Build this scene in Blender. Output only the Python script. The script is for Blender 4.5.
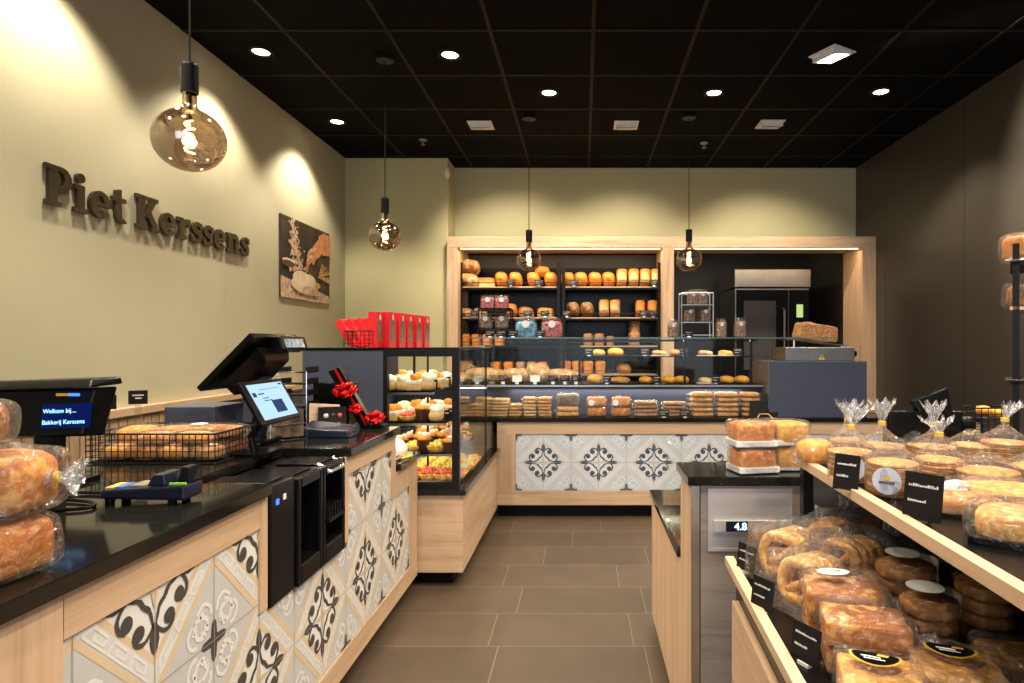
import bpy, math, random
from mathutils import Vector, Matrix, noise
random.seed(7)
C = bpy.context.scene.collection
PI = math.pi
R = math.radians
for o in list(bpy.data.objects): bpy.data.objects.remove(o)
sc = bpy.context.scene
# ---------------------------------------------------------------- camera, light, exposure
H = 1.218            # eye height
F = 630.0            # focal length in pixels of the 1024 px wide frame
cam = bpy.data.cameras.new('camera'); camo = bpy.data.objects.new('camera', cam); C.objects.link(camo)
camo.location = (0, 0, H); camo.rotation_euler = (PI/2, 0, 0)
cam.sensor_width = 36; cam.lens = F/1024*36; cam.shift_x = -71/1024; cam.shift_y = 3.5/1024; cam.clip_start = .05
sc.camera = camo
vs = sc.view_settings; sc.display_settings.display_device = 'sRGB'
vs.view_transform = 'Standard'; vs.look = 'None'; vs.gamma = 1; vs.use_curve_mapping = False; vs.exposure = 0.5
sc.cycles.use_denoising = True
sc.cycles.transparent_max_bounces = 28; sc.cycles.max_bounces = 8; sc.cycles.sample_clamp_indirect = 6
wd = bpy.data.worlds.new('world'); sc.world = wd; wd.use_nodes = True
wd.node_tree.nodes['Background'].inputs[0].default_value = (.75, .85, 1, 1)
wd.node_tree.nodes['Background'].inputs[1].default_value = .20
def area(name, loc, rot, sx, sy, power, col, parent=None):
    l = bpy.data.lights.new(name, 'AREA'); l.shape = 'RECTANGLE'; l.size = sx; l.size_y = sy; l.energy = power; l.color = col
    o = bpy.data.objects.new(name, l); C.objects.link(o); o.location = loc; o.rotation_euler = rot
    if parent: o.parent = parent
    return o
def spot(name, loc, target, power, size, blend, col, radius=.04, parent=None):
    l = bpy.data.lights.new(name, 'SPOT'); l.energy = power; l.color = col; l.spot_size = size; l.spot_blend = blend; l.shadow_soft_size = radius
    o = bpy.data.objects.new(name, l); C.objects.link(o); o.location = loc
    d = Vector(target)-Vector(loc); o.rotation_euler = d.to_track_quat('-Z', 'Y').to_euler()
    if parent: o.parent = parent; o.matrix_parent_inverse = Matrix.Translation(-Vector(parent.location))
    return o
WARM = (1, .86, .68); WARM2 = (1, .70, .40)
# daylight of the shopfront, behind the camera
area('shopfront_daylight', (0.2, -2.9, 1.6), (R(90), 0, 0), 4.6, 2.3, 68, (.78, .87, 1))
CEIL = 3.048; XL = -2.33; XR = 2.82; YB = 6.51
def X(px, Y): return (px-583)/F*Y
def Z(py, Y): return H-(py-345)/F*Y

# ---------------------------------------------------------------- materials
def nm(name):
    m = bpy.data.materials.new(name); m.use_nodes = True
    return m, m.node_tree.nodes, m.node_tree.links, m.node_tree.nodes['Principled BSDF']
def setp(b, rough=.5, metal=0, spec=.5, **k):
    b.inputs['Roughness'].default_value = rough; b.inputs['Metallic'].default_value = metal; b.inputs['Specular IOR Level'].default_value = spec
    for a, v in k.items(): b.inputs[a.replace('_', ' ')].default_value = v
def flat(name, col, rough=.5, metal=0, spec=.5, var=.06, scale=20, bump=0, emit=0):
    m, n, l, b = nm(name); setp(b, rough, metal, spec)
    t = n.new('ShaderNodeTexNoise'); t.inputs['Scale'].default_value = scale; t.inputs['Detail'].default_value = 3
    co = n.new('ShaderNodeTexCoord'); l.new(co.outputs['Object'], t.inputs['Vector'])
    r = n.new('ShaderNodeValToRGB'); l.new(t.outputs[0], r.inputs[0])
    r.color_ramp.elements[0].position = .3; r.color_ramp.elements[1].position = .7
    r.color_ramp.elements[0].color = tuple(c*(1-var) for c in col)+(1,); r.color_ramp.elements[1].color = tuple(min(1, c*(1+var)) for c in col)+(1,)
    l.new(r.outputs[0], b.inputs['Base Color'])
    if bump:
        bp = n.new('ShaderNodeBump'); bp.inputs['Strength'].default_value = bump; bp.inputs['Distance'].default_value = .01
        l.new(t.outputs[0], bp.inputs['Height']); l.new(bp.outputs[0], b.inputs['Normal'])
    if emit:
        l.new(r.outputs[0], b.inputs['Emission Color']); b.inputs['Emission Strength'].default_value = emit
    return m
def ramp(n, cols, pos):
    r = n.new('ShaderNodeValToRGB'); e = r.color_ramp.elements
    while len(e) < len(cols): e.new(.5)
    for i, (c, p) in enumerate(zip(cols, pos)): e[i].position = p; e[i].color = tuple(c)+(1,)
    return r
def wood(name, c1, c2, axis='Y', rough=.45):
    m, n, l, b = nm(name); setp(b, rough)
    co = n.new('ShaderNodeTexCoord'); mp = n.new('ShaderNodeMapping'); l.new(co.outputs['Object'], mp.inputs[0])
    s = [26, 26, 26]; s['XYZ'.index(axis)] = 1.6; mp.inputs['Scale'].default_value = s
    t = n.new('ShaderNodeTexNoise'); t.inputs['Scale'].default_value = 1; t.inputs['Detail'].default_value = 6; t.inputs['Distortion'].default_value = .6
    l.new(mp.outputs[0], t.inputs['Vector'])
    s2 = [90, 90, 90]; s2['XYZ'.index(axis)] = 4
    mp2 = n.new('ShaderNodeMapping'); mp2.inputs['Scale'].default_value = s2; l.new(co.outputs['Object'], mp2.inputs[0])
    t2 = n.new('ShaderNodeTexNoise'); t2.inputs['Detail'].default_value = 2; t2.inputs['Scale'].default_value = 1.5; l.new(mp2.outputs[0], t2.inputs['Vector'])
    mx = n.new('ShaderNodeMath'); mx.operation = 'MULTIPLY_ADD'; mx.inputs[1].default_value = .3; l.new(t2.outputs[0], mx.inputs[0])
    ml = n.new('ShaderNodeMath'); ml.operation = 'MULTIPLY'; ml.inputs[1].default_value = .7; l.new(t.outputs[0], ml.inputs[0]); l.new(ml.outputs[0], mx.inputs[2])
    r = ramp(n, [c2, c1, tuple(min(1, x*1.12) for x in c1)], [.32, .52, .7]); l.new(mx.outputs[0], r.inputs[0]); l.new(r.outputs[0], b.inputs['Base Color'])
    return m
OAK1, OAK2 = (.61, .42, .265), (.46, .295, .17)
M = {}
M['wall'] = flat('olive_wall_paint', (.48, .45, .295), .75, var=.02, scale=4)
M['wallc'] = flat('olive_corner_wall_paint', (.50, .46, .25), .75, var=.02, scale=4)
M['wallb'] = flat('olive_back_wall_paint', (.46, .435, .25), .75, var=.02, scale=4)
M['ceil'] = flat('black_ceiling_tile', (.0028, .0023, .0021), .85, spec=.08, var=.15, scale=3)
M['tbar'] = flat('ceiling_rail_metal', (.018, .014, .010), .6, spec=.12)
M['blackwall'] = flat('charcoal_wall_panel', (.052, .045, .036), .40, var=.05, scale=2)
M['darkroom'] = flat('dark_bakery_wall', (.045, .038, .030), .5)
M['joint'] = flat('dark_joint_line', (.012, .01, .008), .6)  # dark wall panel joints and backing between the slats
M['oakx'] = wood('oak_grain_across', OAK1, OAK2, 'X'); M['oaky'] = wood('oak_grain_along', OAK1, OAK2, 'Y'); M['oakz'] = wood('oak_grain_upright', OAK1, OAK2, 'Z')
M['greyoak'] = wood('grey_oak', (.30, .245, .205), (.20, .16, .13), 'X', .5)
M['slatoak'] = wood('slat_oak', (.56, .37, .21), (.42, .27, .14), 'Z')
M['black'] = flat('black_plastic', (.004, .004, .0045), .25, spec=.16)
M['blackmetal'] = flat('black_powder_coat', (.005, .0045, .0045), .4, spec=.25)
M['navy'] = flat('dark_navy_plastic', (.008, .013, .028), .3, spec=.35)
M['slate'] = flat('slate_blue_laminate', (.058, .070, .108), .42, var=.03)
M['steel'] = flat('brushed_steel', (.42, .40, .37), .32, 1.0, var=.1, scale=8)
M['platesteel'] = flat('satin_steel_plate', (.62, .61, .60), .42, .6, var=.06, scale=6)
M['bronze'] = flat('brown_letter_face', (.055, .040, .022), .28, .35)
M['chrome'] = flat('chrome', (.7, .7, .7), .15, 1.0)
M['white'] = flat('white_plastic', (.8, .78, .74), .5)
M['cardblack'] = flat('chalkboard_card', (.008, .007, .007), .6, spec=.2)
M['chalk'] = flat('chalk_mark', (.75, .73, .68), .8)
M['paper'] = flat('white_paper', (.82, .82, .80), .7)
M['labelblue'] = flat('pale_label_paper', (.62, .70, .84), .6)
M['labelmark'] = flat('label_print', (.10, .09, .16), .6)
M['gold'] = flat('label_gold', (.75, .48, .05), .5)
M['red'] = flat('red_carton', (.78, .012, .018), .4, var=.03)
M['redfoil'] = flat('red_foil_ribbon', (.7, .01, .012), .18, .5)
M['cover'] = flat('carton_window_picture', (.16, .11, .07), .35, var=.7, scale=25)
M['cream'] = flat('whipped_cream', (.92, .88, .78), .5, bump=.3, scale=60)
M['custard'] = flat('yellow_custard', (.95, .68, .12), .3, var=.15, scale=40)
M['berry'] = flat('red_berry_glaze', (.75, .08, .04), .2, var=.5, scale=70)
M['orangefruit'] = flat('orange_fruit', (.9, .28, .03), .25, var=.3, scale=50)
M['choc'] = flat('chocolate', (.06, .022, .01), .3, var=.3, scale=60)
M['sponge'] = flat('sponge_cake', (.80, .48, .19), .7, var=.2, scale=50, bump=.3)
M['sweets'] = flat('mixed_sweets', (.30, .17, .11), .4, var=.85, scale=70)
M['pinksweets'] = flat('pink_sweets', (.55, .12, .12), .4, var=.9, scale=50)
M['bluesweets'] = flat('blue_sweets', (.10, .34, .55), .4, var=.9, scale=30)
def bread(name, top, side, spk, s=60, bump=.5, rough=.6):
    m, n, l, b = nm(name); setp(b, rough, spec=.35)
    co = n.new('ShaderNodeTexCoord')
    t = n.new('ShaderNodeTexNoise'); t.inputs['Scale'].default_value = 9; t.inputs['Detail'].default_value = 5; l.new(co.outputs['Object'], t.inputs['Vector'])
    t2 = n.new('ShaderNodeTexNoise'); t2.inputs['Scale'].default_value = s; t2.inputs['Detail'].default_value = 4; l.new(co.outputs['Object'], t2.inputs['Vector'])
    sp = n.new('ShaderNodeSeparateXYZ'); l.new(co.outputs['Generated'], sp.inputs[0])
    a = n.new('ShaderNodeMath'); a.operation = 'MULTIPLY_ADD'; a.inputs[1].default_value = .9; l.new(t.outputs[0], a.inputs[0]); 
    h = n.new('ShaderNodeMath'); h.operation = 'MULTIPLY_ADD'; h.inputs[1].default_value = .75; h.inputs[2].default_value = -.32; l.new(sp.outputs[2], h.inputs[0]); l.new(h.outputs[0], a.inputs[2])
    r = ramp(n, [side, top, tuple(c*.5 for c in top)], [.22, .60, .98]); l.new(a.outputs[0], r.inputs[0])
    r2 = ramp(n, [(0, 0, 0), (1, 1, 1)], [.50, .62]); l.new(t2.outputs[0], r2.inputs[0])
    mx = n.new('ShaderNodeMix'); mx.data_type = 'RGBA'; l.new(r2.outputs[0], mx.inputs[0]); l.new(r.outputs[0], mx.inputs[6]); mx.inputs[7].default_value = tuple(spk)+(1,)
    l.new(mx.outputs[2], b.inputs['Base Color'])
    bp = n.new('ShaderNodeBump'); bp.inputs['Strength'].default_value = bump; bp.inputs['Distance'].default_value = .004; l.new(t2.outputs[0], bp.inputs['Height']); l.new(bp.outputs[0], b.inputs['Normal'])
    return m
M['loaf'] = bread('golden_crust', (.62, .19, .022), (.76, .36, .08), (.78, .32, .06))
M['whiteloaf'] = bread('pale_crust', (.66, .25, .045), (.84, .62, .32), (.78, .42, .12))
M['brownloaf'] = bread('wholegrain_crust', (.34, .14, .045), (.48, .24, .085), (.62, .38, .18), 90)
M['flour'] = bread('floured_crust', (.40, .20, .075), (.30, .12, .035), (.56, .41, .24), 30)
M['cookie'] = bread('butter_cookie', (.76, .36, .08), (.60, .26, .055), (.88, .54, .18), 80)
M['waffle'] = bread('waffle_biscuit', (.78, .35, .07), (.42, .17, .045), (.88, .50, .15), 120)
M['slabcake'] = bread('baked_sponge_top', (.86, .42, .08), (.74, .38, .10), (.88, .48, .12), 60, .3)
M['syrup'] = flat('syrup_edge', (.16, .065, .02), .4)
M['almond'] = bread('almond_slab_crust', (.60, .20, .03), (.55, .22, .05), (.86, .44, .11), 45, .9)
M['yellowcake'] = bread('yellow_sponge_crust', (.88, .40, .045), (.70, .27, .035), (.92, .52, .09), 70, .3)
M['darkcookie'] = bread('spiced_cookie', (.42, .19, .06), (.30, .12, .035), (.55, .30, .12), 80)
M['ringcookie'] = bread('sugared_ring_cookie', (.86, .44, .10), (.74, .33, .07), (.95, .64, .26), 100)

def glassy(name, tint=(.97, 1, .98), refl=.06, rough=.02, gcol=(1, 1, 1), face=None):
    m, n, l, b = nm(name); n.remove(b)
    out = n['Material Output']; tr = n.new('ShaderNodeBsdfTransparent'); tr.inputs[0].default_value = tuple(tint)+(1,)
    gl = n.new('ShaderNodeBsdfGlossy'); gl.inputs['Roughness'].default_value = rough; gl.inputs[0].default_value = tuple(gcol)+(1,)
    fr = n.new('ShaderNodeLayerWeight'); fr.inputs[0].default_value = .25
    ma = n.new('ShaderNodeMath'); ma.operation = 'MULTIPLY_ADD'; ma.use_clamp = True; ma.inputs[1].default_value = .38; ma.inputs[2].default_value = refl
    l.new(fr.outputs['Fresnel'], ma.inputs[0]); mx = n.new('ShaderNodeMixShader'); l.new(ma.outputs[0], mx.inputs[0]); l.new(tr.outputs[0], mx.inputs[1]); l.new(gl.outputs[0], mx.inputs[2])
    l.new(mx.outputs[0], out.inputs[0])
    return m
M['glass'] = glassy('clear_display_glass', (.97, .992, .98), .0)
M['glassedge'] = flat('green_glass_edge', (.12, .22, .17), .15)
M['smoked'] = glassy('smoked_bulb_glass', (.60, .50, .40), .26, .015, (1, .93, .85))
def cello(name, scale=28, base=.045, milk=.10, rough=.12, stretch=(1, 1, 1)):
    m, n, l, b = nm(name); n.remove(b); out = n['Material Output']
    co = n.new('ShaderNodeTexCoord'); mp = n.new('ShaderNodeMapping'); mp.inputs['Scale'].default_value = stretch; l.new(co.outputs['Object'], mp.inputs[0])
    t = n.new('ShaderNodeTexNoise'); t.inputs['Scale'].default_value = scale; t.inputs['Detail'].default_value = 3; t.inputs['Distortion'].default_value = 1.6; l.new(mp.outputs[0], t.inputs['Vector'])
    bp = n.new('ShaderNodeBump'); bp.inputs['Strength'].default_value = 1; bp.inputs['Distance'].default_value = .022; l.new(t.outputs[0], bp.inputs['Height'])
    tr = n.new('ShaderNodeBsdfTransparent'); tr.inputs[0].default_value = (.975, .975, .98, 1)
    gl = n.new('ShaderNodeBsdfGlossy'); gl.inputs['Roughness'].default_value = rough; l.new(bp.outputs[0], gl.inputs['Normal'])
    df = n.new('ShaderNodeBsdfDiffuse'); df.inputs[0].default_value = (.88, .88, .90, 1); l.new(bp.outputs[0], df.inputs['Normal'])
    fr = n.new('ShaderNodeLayerWeight'); fr.inputs[0].default_value = .3; l.new(bp.outputs[0], fr.inputs['Normal'])
    ma = n.new('ShaderNodeMath'); ma.operation = 'MULTIPLY_ADD'; ma.use_clamp = True; ma.inputs[1].default_value = .5; ma.inputs[2].default_value = base; l.new(fr.outputs['Fresnel'], ma.inputs[0])
    mx = n.new('ShaderNodeMixShader'); l.new(ma.outputs[0], mx.inputs[0]); l.new(tr.outputs[0], mx.inputs[1]); l.new(gl.outputs[0], mx.inputs[2])
    k_ = milk; r = ramp(n, [(k_*.2,)*3, (k_*.4,)*3, (min(1, k_*7),)*3, (k_*.4,)*3, (k_*.4,)*3, (min(1, k_*5),)*3, (k_*.6,)*3], [.0, .44, .455, .47, .59, .60, .615]); l.new(t.outputs[0], r.inputs[0])
    m2 = n.new('ShaderNodeMixShader'); l.new(r.outputs[0], m2.inputs[0]); l.new(mx.outputs[0], m2.inputs[1]); l.new(df.outputs[0], m2.inputs[2]); l.new(m2.outputs[0], out.inputs[0])
    return m
M['cello'] = cello('clear_cellophane', 42, .055, .045, .13); M['cellobig'] = cello('crinkled_cellophane', 30, .06, .035, .13); M['cellotuft'] = cello('gathered_cellophane', 40, .05, .30, .15, (1, 1, .35))
M['tub'] = glassy('clear_plastic_tub', (.93, .93, .93), .05, .1)
def speck_stone():
    m, n, l, b = nm('black_polished_stone'); setp(b, .09, spec=.30)
    co = n.new('ShaderNodeTexCoord'); t = n.new('ShaderNodeTexVoronoi'); t.inputs['Scale'].default_value = 260; l.new(co.outputs['Object'], t.inputs['Vector'])
    r = ramp(n, [(.09, .08, .06), (.010, .0095, .008), (.008, .008, .007)], [.0, .14, 1]); l.new(t.outputs[0], r.inputs[0]); l.new(r.outputs[0], b.inputs['Base Color'])
    return m
M['stone'] = speck_stone()
def floor_mat():
    m, n, l, b = nm('brown_grey_floor_tile'); setp(b, .42, spec=.4)
    co = n.new('ShaderNodeTexCoord'); sp = n.new('ShaderNodeSeparateXYZ'); l.new(co.outputs['Object'], sp.inputs[0])
    def mth(op, a, bb=None, c=None):
        q = n.new('ShaderNodeMath'); q.operation = op
        for i, v in enumerate((a, bb, c)):
            if v is None: continue
            if isinstance(v, (int, float)): q.inputs[i].default_value = v
            else: l.new(v, q.inputs[i])
        return q.outputs[0]
    yy = mth('DIVIDE', mth('SUBTRACT', sp.outputs[1], .047), .3125); row = mth('FLOOR', yy); fy = mth('FRACT', yy)
    wn = n.new('ShaderNodeTexWhiteNoise'); wn.noise_dimensions = '1D'; l.new(row, wn.inputs['W'])
    xx = mth('ADD', mth('DIVIDE', sp.outputs[0], .59), wn.outputs['Value']); fx = mth('FRACT', xx); cx = mth('FLOOR', xx)
    ex = mth('MULTIPLY', mth('MINIMUM', fx, mth('SUBTRACT', 1, fx)), .59); ey = mth('MULTIPLY', mth('MINIMUM', fy, mth('SUBTRACT', 1, fy)), .3125)
    d = mth('LESS_THAN', mth('MINIMUM', ex, ey), .0016)
    wn2 = n.new('ShaderNodeTexWhiteNoise'); wn2.noise_dimensions = '1D'; l.new(mth('MULTIPLY_ADD', row, 7.3, cx), wn2.inputs['W'])
    t = n.new('ShaderNodeTexNoise'); t.inputs['Scale'].default_value = 5; t.inputs['Detail'].default_value = 6; l.new(co.outputs['Object'], t.inputs['Vector'])
    f = mth('MULTIPLY_ADD', wn2.outputs['Value'], .35, mth('MULTIPLY', t.outputs[0], .65))
    r = ramp(n, [(.060, .041, .026), (.086, .059, .037)], [.3, .75]); l.new(f, r.inputs[0])
    mx = n.new('ShaderNodeMix'); mx.data_type = 'RGBA'; l.new(d, mx.inputs[0]); l.new(r.outputs[0], mx.inputs[6]); mx.inputs[7].default_value = (.20, .15, .095, 1); l.new(mx.outputs[2], b.inputs['Base Color'])
    bp = n.new('ShaderNodeBump'); bp.inputs['Strength'].default_value = .12; bp.inputs['Distance'].default_value = .002; l.new(t.outputs[0], bp.inputs['Height']); l.new(bp.outputs[0], b.inputs['Normal'])
    return m
M['floor'] = floor_mat()
def emis(name, col, s):
    m, n, l, b = nm(name); n.remove(b); e = n.new('ShaderNodeEmission'); e.inputs[0].default_value = tuple(col)+(1,); e.inputs[1].default_value = s
    l.new(e.outputs[0], n['Material Output'].inputs[0]); return m
M['lens'] = emis('downlight_lens_glow', (1, .86, .62), 14); M['lensdim'] = emis('square_spot_glow', (1, .9, .75), 9)
M['filament'] = emis('bulb_filament_glow', (1, .62, .25), 26); M['led'] = emis('led_strip_glow', (1, .80, .50), 2.2)
M['screen'] = emis('tablet_screen_glow', (.42, .62, .95), 1.0); M['screendark'] = emis('tablet_screen_dark_mark', (.03, .05, .12), 1)
M['vfdbg'] = emis('display_blue_glow', (.003, .008, .07), 1); M['vfd'] = emis('display_text_glow', (.35, .75, 1), 1.6)
M['greenscreen'] = emis('oven_screen_glow', (.45, .60, .20), .9); M['bluelight'] = emis('indicator_blue', (.05, .15, 1), 2)
M['digits'] = emis('thermometer_digits', (.5, .75, 1), 2.2)
# tile colours
M['tw'] = flat('cement_tile_white', (.74, .73, .70), .55, var=.03); M['tg'] = flat('cement_tile_grey', (.53, .53, .525), .55, var=.03)
M['to'] = flat('cement_tile_ochre', (.66, .52, .34), .55, var=.03); M['td'] = flat('cement_tile_dark', (.060, .055, .050), .5, var=.05)
M['tl'] = flat('cement_tile_light', (.64, .635, .62), .55, var=.03); M['tj'] = flat('cement_tile_joint', (.33, .30, .26), .7)

COOL_LIT = [flat('cool_lit_tile_white', (.70, .75, .82), .5, var=.03), flat('cool_lit_tile_grey', (.56, .61, .68), .5, var=.03), flat('cool_lit_tile_ochre', (.64, .61, .57), .5, var=.03),  # the same cement tiles, with the tint of cold light put into their colours
        flat('cool_lit_tile_dark', (.065, .078, .105), .5, var=.05), flat('cool_lit_tile_pale', (.63, .68, .75), .5, var=.03), flat('cool_lit_tile_joint', (.36, .37, .38), .7)]
# ---------------------------------------------------------------- mesh tools
class MB:
    def __init__(s): s.v = []; s.f = []; s.m = []; s.cur = 0
    def mat(s, i): s.cur = i; return s
    def add(s, vs, fs):
        b = len(s.v); s.v += [tuple(v) for v in vs]; s.f += [tuple(i+b for i in f) for f in fs]; s.m += [s.cur]*len(fs); return s
    def box(s, x0, y0, z0, x1, y1, z1):
        x0, x1 = sorted((x0, x1)); y0, y1 = sorted((y0, y1)); z0, z1 = sorted((z0, z1))
        v = [(x0,y0,z0),(x1,y0,z0),(x1,y1,z0),(x0,y1,z0),(x0,y0,z1),(x1,y0,z1),(x1,y1,z1),(x0,y1,z1)]
        return s.add(v, [(0,3,2,1),(4,5,6,7),(0,1,5,4),(1,2,6,5),(2,3,7,6),(3,0,4,7)])
    def hexa(s, v): return s.add(v, [(0,3,2,1),(4,5,6,7),(0,1,5,4),(1,2,6,5),(2,3,7,6),(3,0,4,7)])
    def cyl(s, p0, p1, r0, r1=None, n=16, caps=True):
        r1 = r0 if r1 is None else r1; p0 = Vector(p0); p1 = Vector(p1); d = (p1-p0).normalized()
        a = d.orthogonal().normalized(); b = d.cross(a); vs = []
        for p, r in ((p0, r0), (p1, r1)):
            for i in range(n): t = 2*PI*i/n; vs.append(p+a*math.cos(t)*r+b*math.sin(t)*r)
        fs = [(i, (i+1) % n, n+(i+1) % n, n+i) for i in range(n)]
        if caps: fs += [tuple(range(n))[::-1], tuple(range(n, 2*n))]
        return s.add(vs, fs)
    def tube(s, pts, r, n=6, closed=False):
        pts = [Vector(p) for p in pts]; k = len(pts); vs = []; pa = None
        for i, p in enumerate(pts):
            if closed: d = pts[(i+1) % k]-pts[i-1]
            else: d = pts[min(i+1, k-1)]-pts[max(i-1, 0)]
            d = d.normalized() if d.length > 0 else Vector((0, 0, 1))
            a = d.orthogonal().normalized() if pa is None else (pa-d*pa.dot(d)).normalized()
            pa = a; b = d.cross(a)
            rr = r[i] if isinstance(r, (list, tuple)) else r
            for j in range(n): t = 2*PI*j/n; vs.append(p+a*math.cos(t)*rr+b*math.sin(t)*rr)
        fs = []
        for i in range(k if closed else k-1):
            q = (i+1) % k
            for j in range(n): fs.append((i*n+j, i*n+(j+1) % n, q*n+(j+1) % n, q*n+j))
        if not closed: fs += [tuple(range(n))[::-1], tuple(range((k-1)*n, k*n))]
        return s.add(vs, fs)
    def lathe(s, prof, c=(0, 0, 0), n=24, wob=None):
        vs = []; k = len(prof)
        for i, (r, z) in enumerate(prof):
            for j in range(n):
                t = 2*PI*j/n; q = r*(1+(wob(i, t) if wob else 0)); vs.append((c[0]+q*math.cos(t), c[1]+q*math.sin(t), c[2]+z))
        fs = [(i*n+j, i*n+(j+1) % n, (i+1)*n+(j+1) % n, (i+1)*n+j) for i in range(k-1) for j in range(n)]
        return s.add(vs, fs)
    def sup(s, c, rx, ry, rz, e1=.6, e2=.6, nu=22, nv=12, nz=0, nsc=10, flat_=None, seed=0, fn=None):
        def pw(x, e): return math.copysign(abs(x)**e, x)
        vs = []
        for i in range(nv+1):
            ph = -PI/2+PI*i/nv
            for j in range(nu):
                th = 2*PI*j/nu; q = pw(math.cos(ph), e1)
                p = Vector((q*pw(math.cos(th), e2)*rx, q*pw(math.sin(th), e2)*ry, pw(math.sin(ph), e1)*rz))
                if fn: p = Vector(fn(p))
                if nz: p += p.normalized()*nz*noise.noise(p*nsc+Vector((seed*3.7, seed*1.3, seed)))
                if flat_ is not None and p.z < -flat_*rz: p.z = -flat_*rz
                vs.append(p+Vector(c))
        fs = [(i*nu+j, i*nu+(j+1) % nu, (i+1)*nu+(j+1) % nu, (i+1)*nu+j) for i in range(nv) for j in range(nu)]
        return s.add(vs, fs)
    def prism(s, poly, f):          # poly: 2D points, f(u,v,w)->3D, w 0 and 1
        n = len(poly); vs = [f(u, v, 0) for u, v in poly]+[f(u, v, 1) for u, v in poly]
        return s.add(vs, [tuple(range(n))[::-1], tuple(range(n, 2*n))]+[(i, (i+1) % n, n+(i+1) % n, n+i) for i in range(n)])
    def build(s, name, mats, parent=None, loc=(0, 0, 0), rot=(0, 0, 0), smooth=False, bevel=0):
        me = bpy.data.meshes.new(name); me.from_pydata(s.v, [], s.f)
        for m in (mats if isinstance(mats, (list, tuple)) else [mats]): me.materials.append(m)
        me.polygons.foreach_set('material_index', s.m)
        if smooth: me.polygons.foreach_set('use_smooth', [True]*len(s.f))
        me.update(); o = bpy.data.objects.new(name, me); C.objects.link(o); o.location = loc; o.rotation_euler = rot
        if parent: o.parent = parent
        if bevel:
            b = o.modifiers.new('bevel', 'BEVEL'); b.width = bevel; b.segments = 2; b.limit_method = 'ANGLE'
        return o
def E(name, loc, label, cat, group=None, rz=0, rot=None):
    o = bpy.data.objects.new(name, None); C.objects.link(o); o.location = loc; o.rotation_euler = rot or (0, 0, rz); o.empty_display_size = .05
    return tag(o, label, cat, group)
def tag(o, label, cat, group=None, kind=None):
    o['label'] = label; o['category'] = cat
    if group: o['group'] = group
    if kind: o['kind'] = kind
    return o
def S(o): o['kind'] = 'structure'; return o
KIDS = {}
def dup(o, loc, rz=None, label=None, group=None, scale=None):
    def cp(a, par):
        c = a.copy(); C.objects.link(c); c.parent = par
        for k in a.children: cp(k, c)
        return c
    r = cp(o, None); r.location = loc
    if rz is not None: r.rotation_euler = (r.rotation_euler.x, r.rotation_euler.y, rz)
    if label: r['label'] = label
    if group: r['group'] = group
    if scale: r.scale = scale
    return r
NTH = ['first', 'second', 'third', 'fourth', 'fifth', 'sixth', 'seventh', 'eighth', 'ninth', 'tenth', 'eleventh', 'twelfth']
def text(name, body, size, m, parent, loc, rot, ext=.0004, align='LEFT', bold=0):
    cu = bpy.data.curves.new(name, 'FONT'); cu.body = body; cu.size = size; cu.extrude = ext; cu.align_x = align; cu.offset = bold; cu.materials.append(m)
    tmp = bpy.data.objects.new('tmp', cu); C.objects.link(tmp); me = bpy.data.meshes.new_from_object(tmp); bpy.data.objects.remove(tmp)
    o = bpy.data.objects.new(name, me); C.objects.link(o); o.location = loc; o.rotation_euler = rot; o.parent = parent; return o

# ---------------------------------------------------------------- room shell
S(MB().box(-2.6, -3.2, -.05, 3.2, 8.3, 0).build('floor', M['floor']))
cb = MB(); cb.box(XL-.1, -3.2, CEIL, XR+.2, YB+.1, CEIL+.08)
cb.mat(1)
xg = -1.74
while xg < XR: cb.box(xg-.011, -3.2, CEIL-.004, xg+.011, YB, CEIL); xg += .6
yg = 3.66-.61*11
while yg < YB: cb.box(XL, yg-.011, CEIL-.005, XR, yg+.011, CEIL-.001); yg += .61
S(cb.build('ceiling', [M['ceil'], M['tbar']]))
wl = MB().box(XL-.1, -3.2, 0, XL, 6.17, CEIL); wl.mat(1)
for y in (4.86-.75, 1.7): wl.box(XL-.001, y-.0015, .9, XL+.0006, y+.0015, CEIL)
S(wl.build('wall_left', [M['wall'], M['wall']]))
S(MB().box(XL-.1, 6.17, 0, -1.325, 6.62, CEIL).build('wall_corner', M['wallc']))
bw = MB(); bw.box(-1.325, YB, 2.2, XR, YB+.1, CEIL); bw.box(-1.325, YB, 0, -1.2, YB+.1, 2.2); bw.box(.765, YB-.05, 0, .875, YB+.1, 2.2)
S(bw.build('wall_back', M['wallb']))
wr = MB().box(XR, -3.2, 0, XR+.1, 8.2, CEIL); wr.mat(1)
y = 1.0
while y < 6.4: wr.box(XR-.0008, y-.003, 0, XR+.001, y+.003, CEIL); y += 1.22
wr.mat(0)
S(wr.build('wall_right', [M['blackwall'], M['joint']]))
# bakery room behind the opening and the back of the bread niche
br = MB(); br.box(-1.3, 6.68, 0, .8, 6.74, 2.5); S(br.build('wall_niche', M['darkroom']))
br = MB(); br.box(.76, 6.6, 0, .8, 8.2, 2.9); br.box(.76, 8.1, 0, XR+.1, 8.2, 2.9); S(br.build('wall_bakery', M['darkroom']))
S(MB().box(.76, 6.6, 2.7, XR+.1, 8.2, 2.76).build('ceiling_bakery', M['darkroom']))
S(MB().box(-1.32, 6.12, 2.17, .8, 6.7, 2.2).build('ceiling_niche', M['darkroom']))
S(MB().box(XL-.1, -3.2, 0, XL+1.0, -3.1, CEIL).build('wall_front', M['wall']))
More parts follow.
